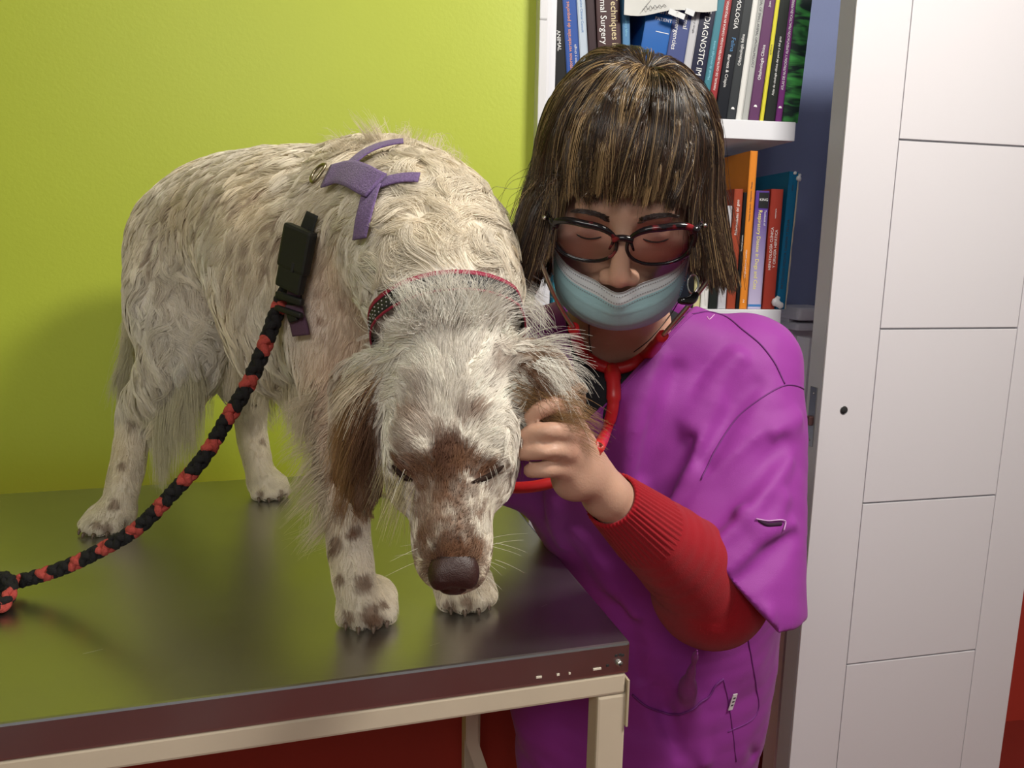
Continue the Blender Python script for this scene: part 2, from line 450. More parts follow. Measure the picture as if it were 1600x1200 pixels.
# ================================================================== TABLE
A_T = math.radians(15.8); ZT = .89
T0 = atz(985, 1003, ZT)
UT = Vector((math.cos(A_T), math.sin(A_T), 0)); NT = Vector((-math.sin(A_T), math.cos(A_T), 0))
MT = Matrix(((UT.x, NT.x, 0, T0.x), (UT.y, NT.y, 0, T0.y), (0, 0, 1, 0), (0, 0, 0, 1)))   # origin front right corner, -x to the left, +y back
TW, TDp = 1.25, .70
tb = empty('examination_table', MT @ Vector((-TW/2, TDp/2, 0)))
tag(tb, 'stainless steel topped examination table on cream painted frame', 'table')
m = bpy.data.materials.new('brushed_steel'); m.use_nodes = True; nt = m.node_tree; b = nt.nodes['Principled BSDF']
b.inputs['Metallic'].default_value = 1.0; b.inputs['Base Color'].default_value = (.50, .49, .48, 1)
tc = nt.nodes.new('ShaderNodeTexCoord'); mp = nt.nodes.new('ShaderNodeMapping'); mp.inputs['Scale'].default_value = (3, 160, 1); mp.inputs['Rotation'].default_value = (0, 0, -A_T)
nt.links.new(tc.outputs['Object'], mp.inputs[0])
n = nt.nodes.new('ShaderNodeTexNoise'); n.inputs['Scale'].default_value = 2.0; n.inputs['Detail'].default_value = 6; nt.links.new(mp.outputs[0], n.inputs[0])
n3 = nt.nodes.new('ShaderNodeTexNoise'); n3.inputs['Scale'].default_value = 9.0; n3.inputs['Detail'].default_value = 5; nt.links.new(tc.outputs['Object'], n3.inputs[0])
r = nt.nodes.new('ShaderNodeMapRange'); r.inputs[3].default_value = .26; r.inputs[4].default_value = .44; nt.links.new(n3.outputs[0], r.inputs[0]); nt.links.new(r.outputs[0], b.inputs['Roughness'])
bp = nt.nodes.new('ShaderNodeBump'); bp.inputs['Strength'].default_value = .12; bp.inputs['Distance'].default_value = .001; nt.links.new(n.outputs[0], bp.inputs['Height'])
nt.links.new(bp.outputs[0], b.inputs['Normal']); b.inputs['Anisotropic'].default_value = .3
msteel = m
mcream = mat('cream_paint', (0.62, 0.53, 0.40), 0.45, noise=.08, nscale=14, bump=.15, bscale=60)
def tpart(name, c, s, m, bev=.0015, parent=tb):
    bm = bmesh.new(); add_box(bm, c, s, MT, bev); return link(name, bm_mesh(name, bm), m, parent, True)
SK = .036
tpart('table_top', (-TW/2, TDp/2, ZT-SK/2), (TW, TDp, SK), msteel, .003)
# frame rails under the top, legs, stretchers
ZF = ZT-SK; RW = .024
def rail(c, s): return tpart('frame_rail', c, s, mcream, .003)
rail((-TW/2, .013, ZF-RW/2), (TW-.006, RW, RW)); rail((-TW/2, TDp-.014, ZF-RW/2), (TW-.006, RW, RW))
rail((-.014, TDp/2, ZF-RW/2), (RW, TDp-.05, RW)); rail((-TW+.014, TDp/2, ZF-RW/2), (RW, TDp-.05, RW))
for x in (-.0175, -TW+.02):
    for y in (.0155, TDp-.02):
        tpart('leg', (x, y, ZF/2-.012), (.033, .028, ZF-.026), mcream, .003)
tpart('stretcher', (-.3, .34, .25), (.02, .6, .02), mcream); tpart('stretcher', (-TW/2, TDp-.03, .2), (TW-.08, .02, .02), mcream)
# bent brace post seen below the top
def tl(px, py, y):                                # photo point on the plane y behind the front edge, in table frame
    return MT.inverted() @ on_plane(px, py, T0+NT*y, NT)
yb = .47
pa = tl(734, 1060, yb); pb = tl(735, 1152, yb); pc = tl(757, 1215, yb-.0)
pa.z = ZF-.001
pts = [pa, pb, pb+(pc-pb).normalized()*.22]
V = []; hw, hd = .0105, .012
for i, p in enumerate(pts):
    for sx, sy in ((-1, -1), (1, -1), (1, 1), (-1, 1)): V.append(MT @ (p+Vector((sx*hw, sy*hd, 0))))
Fc = [(3, 2, 1, 0), (8, 9, 10, 11)]+[(4*i+j, 4*i+(j+1) % 4, 4*i+4+(j+1) % 4, 4*i+4+j) for i in range(2) for j in range(4)]
link('brace', mesh_from('brace', V, Fc), mcream, tb, True)
# folded corner, tape, rivets, chips
mch = mat('cream_chip', (0.75, 0.68, 0.56), .6)
for px, py, wd in ((933, 1045, .009), (842, 1058, .006), (872, 1054, .003), (890, 1052, .002)):
    p = tl(px, py, 0); tpart('paint_chip', (p.x, -.0004, p.z), (wd, .0008, .002), mch, 0)
p = tl(967, 1036, 0)
tube('rivet', [tuple(MT @ Vector((p.x, -.003, p.z))), tuple(MT @ Vector((p.x, .001, p.z)))], .0036, mat('rivet_steel', (.5, .48, .45), .3, metal=.9), tb, 12)
tube('rivet_hole', [tuple(MT @ Vector((p.x, -.0034, p.z))), tuple(MT @ Vector((p.x, -.0028, p.z)))], .0014, mat('hole_dark', (0.02, 0.02, 0.02), .9), tb, 8)
for dx, dz in ((-.0035, .009), (.001, .0095), (.004, .0085), (-.013, -.001)):
    tpart('stamp_mark', (p.x+dx, -.0002, p.z+dz), (.0032, .0006, .0024), MATS['hole_dark'], 0)
tpart('tape', (-.0005, .008, ZF-.035), (.0025, .02, .055), mat('old_tape', (0.48, 0.40, 0.28), .4), .0004)
msc = mat('scratch', (0.75, 0.75, 0.72), .3, metal=1)
rs = random.Random(5)
for _ in range(16):
    x, y, L, a = -rs.uniform(.05, 1.1), rs.uniform(.02, .4), rs.uniform(.004, .03), rs.uniform(-.1, .6)
    M2 = MT @ Matrix.Translation((x, y, ZT)) @ Matrix.Rotation(a, 4, 'Z')
    bm = bmesh.new(); add_box(bm, (0, 0, 0), (L, .0006, .0002), M2); link('scratch', bm_mesh('s', bm), msc, tb, True)
# ================================================================== BOOKS
mpage = mat('paper_pages', (0.62, 0.57, 0.47), .8, noise=.15, nscale=8, stretch=(160, 1, 1))
def col_mat(name, c, r=.4): return mat('cover_'+name, c, r, noise=.05, nscale=25, spec=.14)
tcache = {}
def book(label, base_px, wpx, h, lean, mc, shelf, z, texts=(), dep=.17, marks=(), y0=.012, name='book', yrow=180, group=None):
    """spine faces the room; stands on the board; lean in degrees, positive = top to the right"""
    xb = wl(base_px, yrow, y0).x; wd = wpx/F*1.55
    r = empty(name); a = math.radians(lean)
    r.matrix_basis = MW @ Matrix.Translation((xb, y0, z+ (wd*abs(math.sin(a)) if a > 0 else 0)+.0005)) @ Matrix.Rotation(a, 4, 'Y')
    tag(r, label, 'book', group)
    bm = bmesh.new(); t = .0018
    add_box(bm, (wd/2, .0015, h/2), (wd, .003, h), None, .0008)
    add_box(bm, (t/2, dep/2, h/2), (t, dep, h)); add_box(bm, (wd-t/2, dep/2, h/2), (t, dep, h))
    link('cover', bm_mesh('cover', bm), mc, r)
    bm = bmesh.new(); add_box(bm, (wd/2, dep/2, h/2), (wd-2*t-.0003, dep-.008, h-.006)); link('pages', bm_mesh('pages', bm), mpage, r)
    for tx in texts:
        s, size, zfrac, xfrac, cm = tx[:5]; flip = tx[5] if len(tx) > 5 else 1; sx = tx[6] if len(tx) > 6 else 1.0
        me = text_mesh(s, size, 'LEFT', .0001, sx=sx); me.materials.append(cm)
        o = link('spine_lettering', me, None, r)
        if flip == 1:   # reads from top to bottom
            o.matrix_basis = Matrix.Translation((wd*xfrac, -.0004, h*zfrac)) @ Matrix.Rotation(math.radians(90), 4, 'X') @ Matrix.Rotation(math.radians(-90), 4, 'Z')
        elif flip == 2: # bottom to top
            o.matrix_basis = Matrix.Translation((wd*xfrac, -.0004, h*zfrac)) @ Matrix.Rotation(math.radians(90), 4, 'X') @ Matrix.Rotation(math.radians(90), 4, 'Z')
        else:
            o.matrix_basis = Matrix.Translation((wd*xfrac, -.0004, h*zfrac)) @ Matrix.Rotation(math.radians(90), 4, 'X')
    for (zf, hf, x0, x1, cm) in marks:
        bm = bmesh.new(); add_box(bm, (wd*(x0+x1)/2, -.0001, h*zf), (wd*(x1-x0), .0006, h*hf)); link('label_band', bm_mesh('b', bm), cm, r)
    r['w'] = wd
    return r
def logo(r, h, zf, cm):
    wd = r['w']; V = [(wd/2+.0035*math.cos(a)*min(1, wd/.012), -.0006, h*zf+.0042*math.sin(a)) for a in np.linspace(0, math.pi, 9)]
    V += [(v[0], .0004, v[2]) for v in V]; n = 9
    Fc = [tuple(range(n)), tuple(range(2*n-1, n-1, -1))]+[(i, (i+1) % n, n+(i+1) % n, n+i) for i in range(n)]
    link('publisher_mark', mesh_from('m', V, Fc), cm, r)
wht = mat('print_white', (.85, .85, .85), .5); gold = mat('print_gold', (.75, .62, .35), .5); org = mat('print_orange', (.85, .33, .12), .5)
cyn = mat('print_cyan', (.25, .62, .80), .5); dk = mat('print_dark', (.05, .05, .06), .5); yel = mat('print_yellow', (.90, .82, .20), .5)
gry = mat('print_grey', (.45, .45, .45), .5); blp = mat('print_blue', (.05, .2, .5), .5)
K = dict(black=col_mat('black', (.012, .012, .014)), blue=col_mat('blue', (.03, .09, .36)), pale=col_mat('pale', (.50, .58, .68)),
    maroon=col_mat('maroon', (.035, .015, .02)), brown=col_mat('brown', (.055, .02, .022)), sky=col_mat('sky', (.08, .22, .42)),
    royal=col_mat('royal', (.02, .12, .42), .22), indigo=col_mat('indigo', (.05, .07, .22)), silver=col_mat('silver', (.50, .50, .54)),
    navy=col_mat('navy', (.02, .022, .05), .25), teal=col_mat('teal', (.05, .20, .26)), red=col_mat('red', (.30, .03, .035)),
    ink=col_mat('ink', (.008, .01, .016)), char=col_mat('charcoal', (.035, .04, .045)), white=col_mat('white', (.72, .72, .70)),
    grey=col_mat('grey', (.42, .43, .42)), plum=col_mat('plum', (.12, .045, .12)), yellow=col_mat('yellow', (.68, .62, .05)),
    soot=col_mat('soot', (.018, .022, .02)), purple=col_mat('purple', (.16, .03, .17)), brick=col_mat('brick', (.33, .06, .03)),
    orange=col_mat('orange', (.72, .24, .03)), violet=col_mat('violet', (.19, .11, .42)), ruby=col_mat('ruby', (.34, .045, .03)),
    azure=col_mat('azure', (.015, .15, .30)), cream=col_mat('cream', (.62, .58, .30)), aqua=col_mat('aqua', (.05, .30, .40)))
g1 = 'veterinary books on the upper board'
U1 = ZS1
book('black book leaning left, first on upper board beside white door frame', 870, 17, .26, -5, K['black'], 1, U1, [('ANIMAL', .010, .55, .5, wht, 1)], group=g1)
book('blue book with orange lettering and orange band on its spine', 889, 20, .27, -5.3, K['blue'], 1, U1, [('Trastornos vertebrales de pequeños animales', .0095, .24, .34, org, 2, .92), ('Diagnóstico y cirugía', .0065, .24, .72, wht, 2)], marks=[(.17, .055, .08, .92, org)], group=g1)
book('pale blue-white book with thin blue lettering right of orange-lettered book', 911, 12, .27, -5.4, K['pale'], 1, U1, [('The Canine Clinical Consult', .0065, .8, .5, blp, 1)], group=g1)
book('slim plain maroon-black book left of gold-lettered surgery book', 924.5, 12, .25, -5.2, K['maroon'], 1, U1, group=g1)
book('thick brown book, gold and white lettering Current Techniques in Small Animal Surgery', 938, 35, .29, -4.6, K['brown'], 1, U1, [('Current Techniques in', .0185, .93, .74, gold, 1, .92), ('Small Animal Surgery', .0168, .91, .28, wht, 1, .98)], group=g1)
book('slim sky-blue book left of the gap on upper board', 975, 11, .28, -3.6, K['sky'], 1, U1, [('El dolor canino y felino', .006, .7, .5, cyn, 1)], group=g1)
bb = book('glossy royal-blue thick book leaning right with white title ending in ine', 984, 40, .235, 8.0, K['royal'], 1, U1, [('Canine', .017, .80, .22, wht, 0), ('PATIENT', .0085, .735, .34, wht, 0)], group=g1)
wd = bb['w']; bm = bmesh.new(); add_box(bm, (wd*.7, -.0001, .235*.64), (wd*.5, .0006, .0012)); link('label_band', bm_mesh('b', bm), wht, bb)
book('indigo book, white lettering Small Animal Surgical Emergencies', 1026, 28, .26, 7.6, K['indigo'], 1, U1, [('Small Animal', .0130, .86, .72, wht, 1, .95), ('Surgical Emergencies', .0130, .86, .28, wht, 1, .95)], group=g1)
book('silver-grey slim book between indigo and navy books', 1055, 12, .255, 7.2, K['silver'], 1, U1, [('Exploración y cirugía', .006, .8, .5, dk, 1)], group=g1)
book('navy black book, bold white lettering FELINE DIAGNOSTIC IMAGING', 1068, 23, .26, 7.0, K['navy'], 1, U1, [('FELINE DIAGNOSTIC IMAGING', .0165, .90, .5, wht, 1, .90)], group=g1)
book('slim teal book between navy and red books', 1092, 11, .262, 6.6, K['teal'], 1, U1, [('Manual de oncología canina', .0065, .27, .5, cyn, 2)], group=g1)
book('slim red book with white capital lettering on upper board', 1104, 11, .275, 6.2, K['red'], 1, U1, [('MANUAL DE GASTROENTEROLOGIA CLINICA EN PEQUEÑOS ANIMALES', .0062, .19, .5, wht, 2, .95)], group=g1)
r = book('black book with white capitals and blue word Felina', 1117, 19, .29, 5.8, K['ink'], 1, U1, [('OFTALMOLOGIA', .0125, .90, .55, wht, 1), ('Felina', .0115, .52, .55, mat('print_blue2', (.04, .20, .45), .5), 1), ('Barnett & Crispin', .0085, .41, .42, wht, 1, 1.0)], group=g1)
r = book('charcoal book with white lettering Oftalmología felina and half-moon mark', 1136, 14, .27, 5.2, K['char'], 1, U1, [('Oftalmología felina', .0085, .37, .5, wht, 2, .9)], group=g1); logo(r, .27, .07, wht)
book('slim blank white book right of charcoal book', 1150, 9, .28, 5.0, K['white'], 1, U1, group=g1)
book('light grey book, small dark capitals MANUAL OF SMALL ANIMAL OPHTHALMOLOGY', 1159, 10, .275, 4.8, K['grey'], 1, U1, [('MANUAL OF SMALL ANIMAL OPHTHALMOLOGY', .0072, .86, .5, dk, 1, .88)], group=g1)
r = book('plum book with white lettering Oftalmología Clínica and half-moon mark', 1169.5, 17, .28, 4.6, K['plum'], 1, U1, [('Oftalmología Clínica', .0088, .27, .5, wht, 2, .9), ('Joan Dziezyc', .006, .75, .5, wht, 2)], group=g1); logo(r, .28, .09, wht)
book('very slim yellow book on upper board', 1187.5, 6, .238, 4.3, K['yellow'], 1, U1, [('La ecografía', .004, .6, .5, dk, 1)], group=g1)
book('black book with white lettering Atlas de citología', 1194.5, 17, .232, 3.8, K['soot'], 1, U1, [('Atlas de citología clínica del perro y del gato', .0064, .21, .5, wht, 2, .95)], group=g1)
r = book('slim purple book with white capitals ATLAS DE NUTRICIÓN and half-moon mark', 1212, 10, .285, 3.3, K['purple'], 1, U1, [('ATLAS DE NUTRICIÓN Y ALIMENTACIÓN PRACTICA EN PERRO Y GATO', .0072, .21, .5, wht, 2, .82)], group=g1); logo(r, .285, .09, wht)
# green leaf-print cover
ml = bpy.data.materials.new('green_leaf_print'); ml.use_nodes = True; nt = ml.node_tree; b = nt.nodes['Principled BSDF']
tc = nt.nodes.new('ShaderNodeTexCoord'); mp = nt.nodes.new('ShaderNodeMapping'); mp.inputs['Rotation'].default_value = (0, -.6, 0); mp.inputs['Scale'].default_value = (8, 1, 26)
nt.links.new(tc.outputs['Object'], mp.inputs[0]); n = nt.nodes.new('ShaderNodeTexNoise'); n.inputs['Scale'].default_value = 1.6; n.inputs['Distortion'].default_value = 1.4
nt.links.new(mp.outputs[0], n.inputs[0]); cr = nt.nodes.new('ShaderNodeValToRGB'); cr.color_ramp.elements[0].position = .42; cr.color_ramp.elements[0].color = (.006, .02, .015, 1)
cr.color_ramp.elements[1].position = .66; cr.color_ramp.elements[1].color = (.06, .36, .07, 1); nt.links.new(n.outputs[0], cr.inputs[0]); nt.links.new(cr.outputs[0], b.inputs['Base Color']); b.inputs['Roughness'].default_value = .35
book('book with dark green leaf pattern, last on upper board by blue wall', 1222.5, 26, .30, 2.6, ml, 1, U1, group=g1)

g2 = 'veterinary books on the lower board'
U2 = ZS2
def lb(label, px, w, h, mc, texts=(), **k):
    yb = 484
    return book(label, px, w, h, k.pop('lean', .2), mc, 2, U2, texts, yrow=yb, group=g2, **k)
lb('teal-blue book at the left end of the lower board', 864, 9, .20, K['aqua'])
lb('black slim book left of cream book on lower board', 1074, 8, .20, K['black'])
lb('cream-yellow slim book on lower board', 1083, 10, .19, K['cream'])
lb('white book just right of the cream-yellow one', 1094, 12, .20, K['white'])
lb('black book between the white and silver books, lower board', 1107, 13, .20, K['soot'])
lb('silver book with small dark lettering beside brick-red book', 1121, 13, .205, K['silver'], [('Manual Clínico Veterinario', .007, .75, .5, dk, 1)])
lb('brick-red book with white lettering Enfermedades del gato', 1135, 14, .238, K['brick'], [('Enfermedades del gato', .0080, .62, .5, wht, 2, .95)])
lb('very slim black book beside tall orange book', 1149.5, 5, .232, K['black'], [('Neurología práctica', .004, .5, .5, wht, 2)])
lb('tall slim orange book rising above its neighbours', 1155, 12, .312, K['orange'], [('Técnicas de fijación · Diagnóstico · Manejo', .0045, .56, .5, dk, 2), ('Cirugía práctica en animales', .005, .20, .4, wht, 2), ('2', .009, .05, .35, wht, 0)])
mv = bpy.data.materials.new('violet_fade'); mv.use_nodes = True; nt = mv.node_tree; b = nt.nodes['Principled BSDF']; tc = nt.nodes.new('ShaderNodeTexCoord'); sx_ = nt.nodes.new('ShaderNodeSeparateXYZ')
nt.links.new(tc.outputs['Object'], sx_.inputs[0]); mr_ = nt.nodes.new('ShaderNodeMapRange'); mr_.inputs[1].default_value = 0; mr_.inputs[2].default_value = .2; nt.links.new(sx_.outputs[2], mr_.inputs[0])
cr = nt.nodes.new('ShaderNodeValToRGB'); cr.color_ramp.elements[0].color = (.55, .50, .70, 1); cr.color_ramp.elements[1].color = (.09, .04, .26, 1); nt.links.new(mr_.outputs[0], cr.inputs[0]); nt.links.new(cr.outputs[0], b.inputs['Base Color']); b.inputs['Roughness'].default_value = .35
lb('violet book, yellow lettering Respiratory Disease in Dogs and Cats, black block KING', 1168, 22, .236, mv, [('KING', .0075, .925, .30, wht, 0), ('Textbook of', .006, .84, .80, wht, 1), ('Respiratory Disease in Dogs and Cats', .0112, .84, .42, yel, 1, .92)], marks=[(.92, .13, .25, .98, mat('block_black', (.01, .01, .012), .4)), (.03, .02, .0, 1, blp)])
lb('ruby-red book with white capitals HEPATOLOGÍA CLÍNICA', 1191, 20, .240, K['ruby'], [('HEPATOLOGÍA CLÍNICA', .0080, .33, .34, wht, 2, .98), ('Y CIRUGÍA HEPÁTICA', .0080, .35, .70, wht, 2, .98), ('veterinaria', .0045, .76, .5, wht, 2)])
# battered blue paperback at the right end, deeper and leaning back, with torn pages
r = lb('battered blue paperback with torn, curling cream pages, right end of lower board', 1212, 15, .275, K['azure'], [('PATOLOGIA MEDICA CANINA Y FELINA', .0082, .15, .45, dk, 2, .95), ('tomo', .006, .86, .5, dk, 2)], lean=1.5, dep=.2)
V = []; Fc = []; rt = random.Random(2); wd = r['w']
for k_ in range(5):
    n0 = len(V); x = wd+.0012+.0019*k_
    zs = np.linspace(.0, .272-.004*k_, 16)
    for z in zs:
        y = .004*rt.random()+.003*k_
        V += [(x+.0007*rt.random(), y, z), (x+.0016, y, z), (x+.0016, .17, z), (x, .17, z)]
    for i in range(15):
        for j in range(4):
            a_ = n0+4*i+j; b_ = n0+4*i+(j+1) % 4; Fc.append((a_, b_, b_+4, a_+4))
    Fc += [(n0, n0+3, n0+2, n0+1), tuple(n0+60+j for j in range(4))]
link('torn_pages', mesh_from('torn', V, Fc), mat('torn_paper', (.60, .53, .40), .85, noise=.2, nscale=60), r)
# crumpled white foot and head of the cover
S = SDF((-.02, -.02, -.01), (.04, .05, .30), .0016)
for c_, rr in (((-.004, -.004, .014), .009), ((.006, -.006, .008), .007), ((.002, -.001, .022), .005), ((wd+.002, .0, .262), .006), ((wd+.006, .003, .27), .004), ((wd*.6, -.001, .272), .004)):
    S.ball(c_, (rr, rr*.6, rr), .004)
S.field(lambda P, Fv: Fv+.0022*(NZ(P+1, 260)-.5))
link('crumpled_tape', S.mesh('tape', 1), mat('tape_white', (.7, .7, .72), .35), r)

# sheet of paper hanging over the upper books, with a signature
sh = empty('paper_sheet'); tag(sh, 'creased white paper sheet with a handwritten signature hanging above upper books', 'paper')
c00 = wl(975, 23, -.008); c10 = wl(1121, 15, -.008); V = []; n = 14
for j in range(5):
    for i in range(n):
        u = i/(n-1); p = c00.lerp(c10, u); z = p.z + j*.05 - .003*math.sin(u*9)*(j == 0)
        V.append(MW @ Vector((p.x, p.y+.0025*math.sin(u*8+j), z)))
nf = len(V); V += [v+NW*.0006 for v in V]
Fc = [(j*n+i, j*n+i+1, (j+1)*n+i+1, (j+1)*n+i) for j in range(4) for i in range(n-1)]
Fc += [tuple(nf+q for q in f[::-1]) for f in Fc]
link('sheet', mesh_from('sheet', V, Fc, True), mat('sheet_paper', (.60, .60, .58), .6, noise=.08, nscale=30), sh)
sg = []
for i in range(60):
    t_ = i/59; x = 1007+34*t_; y = 13-3*math.sin(t_*30)*(1-.5*t_)-3*t_*1.5
    p = wl(x, y, -.0105); sg.append(tuple(MW @ Vector((p.x, p.y-.001, p.z))))
tube('signature', sg, .00045, dk, sh, 5, world=False)
sg = [tuple(MW @ (wl(1003+14*t_, 18-18*t_, -.0105)+Vector((0, -.001, 0)))) for t_ in np.linspace(0, 1, 8)]
tube('signature', sg, .0004, dk, sh, 5, world=False)
# tape strips holding it
for px, py in ((1052, 20), (1078, 19), (1063, 24)):
    p = wl(px, py, -.0125); bm = bmesh.new(); add_box(bm, (p.x, p.y, p.z), (.018, .0006, .010), MW @ Matrix.Translation(p) @ Matrix.Rotation(.3, 4, 'Y') @ Matrix.Translation(-p)); link('tape', bm_mesh('t', bm), mat('clear_tape', (.7, .72, .75), .15), sh)
# ================================================================== DOG
def Q(px, py, Y, r): p = at(px, py, Y); return (p.x, p.y, p.z, r)
def B(px, py, Y): return tuple(at(px, py, Y))
DG = SDF((-.74, .50, ZT-.012), (.08, 1.36, 1.46), .0042)
# trunk
DG.hard = True
DG.limb([Q(303, 368, 1.16, .080), Q(345, 358, 1.12, .094), Q(405, 358, 1.06, .102), Q(480, 378, .99, .116), Q(560, 400, .93, .118), Q(625, 400, .88, .098)], k=.03, sub=3)
DG.ball(B(470, 455, .985), (.10, .11, .14), .05)                      # rib cage depth
DG.ball(B(590, 500, .90), (.095, .085, .125), .05)                    # brisket
DG.ball(B(600, 272, .92), (.055, .05, .030), .04)                     # withers
DG.ball(B(545, 400, .875), (.055, .045, .10), .03)                    # near shoulder blade
# neck down to the head
DG.limb([Q(618, 355, .875, .089), Q(657, 380, .80, .084), Q(688, 440, .745, .073), Q(700, 520, .715, .056), Q(702, 590, .70, .052)], k=.03, sub=3)
# skull and muzzle
HC = Vector(at(702, 612, .69)); HN = Vector(at(708, 872, .607))
hz = (HN-HC).normalized(); hx = Vector((1, .10, .0)); hx = (hx-hz*hx.dot(hz)).normalized(); hy = hz.cross(hx)   # hy: away from the camera
if hy.y < 0: hy = -hy
HR = np.array([hx, hy, hz]).T
def hp(x, y, z):
    if z > .07: z = .07+(z-.07)*.89
    return tuple(HC+hx*x+hy*y+hz*z)                     # z runs to the nose, -y is the forehead
DG.ball(hp(0, .004, -.004), (.058, .050, .062), .02, HR)
DG.ball(hp(0, .012, .040), (.054, .044, .052), .02, HR)               # cheeks
for s_ in (-1, 1):
    DG.ball(hp(.034*s_, -.018, .048), (.020, .018, .022), .018, HR)   # brow
    DG.ball(hp(.036*s_, .012, .070), (.020, .026, .034), .018, HR)
DG.limb([(*hp(0, .004, .070), .037), (*hp(0, .006, .10), .0315), (*hp(0, .004, .135), .029), (*hp(0, .004, .158), .026)], k=.02, flat=(hy, 1.1))
DG.ball(hp(0, -.012, .112), (.016, .016, .055), .014, HR)             # bridge
for s_ in (-1, 1):
    DG.ball(hp(.0125*s_, .012, .148), (.0195, .026, .032), .012, HR)    # flews
DG.ball(hp(.004, .030, .135), (.020, .014, .045), .012, HR)           # lower jaw
DG.limb([(*hp(.034, .024, .120), .004), (*hp(.028, .022, .150), .004), (*hp(.012, .018, .178), .004)], k=.006, mode='cut')
for s_ in (-1, 1):                                                    # closed eyes: lid bulge and slit
    e = (.0395*s_, -.014, .074)
    DG.ball(hp(*e), (.0135, .012, .011), .008, HR)
# front leg seen whole, and the one behind the muzzle
DG.limb([Q(545, 450, .885, .070), Q(532, 560, .865, .052), Q(534, 640, .85, .039), Q(537, 720, .832, .029), Q(541, 800, .815, .0235), Q(546, 860, .802, .0225), Q(556, 915, .79, .0215), Q(568, 950, .785, .020)], k=.02, sub=3)
DG.limb([Q(655, 520, .93, .052), Q(680, 640, .915, .038), Q(694, 740, .89, .028), Q(702, 830, .865, .023), Q(708, 890, .845, .021), Q(712, 925, .835, .020)], k=.02, sub=3)
# hind legs
DG.limb([Q(298, 415, 1.13, .086), Q(288, 480, 1.09, .075), Q(290, 545, 1.06, .056), Q(262, 600, 1.085, .044), Q(218, 645, 1.12, .029), Q(205, 700, 1.105, .0225), Q(190, 770, 1.08, .022), Q(180, 815, 1.065, .021)], k=.03, sub=3)
DG.limb([Q(352, 400, 1.24, .072), Q(352, 480, 1.20, .062), Q(368, 560, 1.19, .046), Q(388, 620, 1.235, .030), Q(392, 670, 1.255, .024), Q(402, 720, 1.24, .022), Q(412, 755, 1.225, .021)], k=.03, sub=3)
# paws: a pad body and four toes
def paw(c, ang, s=1.0):
    c = np.array([c[0], c[1], ZT]); f = np.array([math.cos(ang), math.sin(ang), 0]); r_ = np.array([-f[1], f[0], 0])
    R_ = np.array([r_, f, (0, 0, 1)]).T
    DG.ball(c+np.array([0, 0, .019*s])-f*.004, (.029*s, .032*s, .020*s), .014, R_)
    for i, (a, fw) in enumerate(((-.021, .020), (-.0075, .030), (.0075, .030), (.021, .020))):
        p = c+r_*a*s+f*fw*s
        DG.cap(p-f*.018*s+[0, 0, .024*s], p+[0, 0, .0115*s], .0085*s, .0100*s, .0028)
    return c, f, r_
PA = []
PA.append(paw(atz(575, 962, ZT), math.radians(-82), 1.08)); PA.append(paw(atz(724, 938, ZT), math.radians(-74), 1.12))
PA.append(paw(atz(172, 826, ZT), math.radians(-100), 1.02)); PA.append(paw(atz(420, 774, ZT), math.radians(-62), 1.0))
# tail and ears
DG.limb([Q(270, 335, 1.20, .020), Q(232, 410, 1.235, .016), Q(208, 500, 1.24, .012), Q(195, 590, 1.24, .008)], k=.025, sub=3)
DG.hard = False
earL = [(*hp(-.048, .012, -.012), .020), Q(576, 612, .695, .026), Q(562, 660, .70, .026), Q(560, 710, .705, .020), Q(566, 765, .70, .009)]
DG.limb(earL, k=.010, sub=4, flat=((.5, .85, .1), .30))
earR = [(*hp(.050, .012, -.020), .020), Q(822, 582, .70, .023), Q(842, 610, .69, .025), Q(852, 645, .685, .018)]
DG.limb(earR, k=.010, sub=4, flat=((-.3, .9, .25), .28))
DG.field(lambda P, Fv: np.where(np.abs(Fv) < .02, Fv+.004*(NZ(P+2, 28)-.5)*(P[..., 2] > ZT+.06), Fv))
DG.field(lambda P, Fv: np.maximum(Fv, (ZT+.0006)-P[..., 2]))
dog_me = DG.mesh('dog_body', 2)
VD = verts(dog_me); bvh = BVHTree.FromPolygons([tuple(v) for v in VD], [tuple(p.vertices) for p in dog_me.polygons])
CAMP = Vector((0, 0, H))
def hit(px, py, ymin=0):
    d = Vector(ray(px, py)).normalized(); h_ = bvh.ray_cast(CAMP, d)
    return (h_[0], h_[1]) if h_[0] is not None else (None, None)
def near(px, py, Y):
    p = at(px, py, Y); h_ = bvh.find_nearest(p); return h_[0], h_[1]

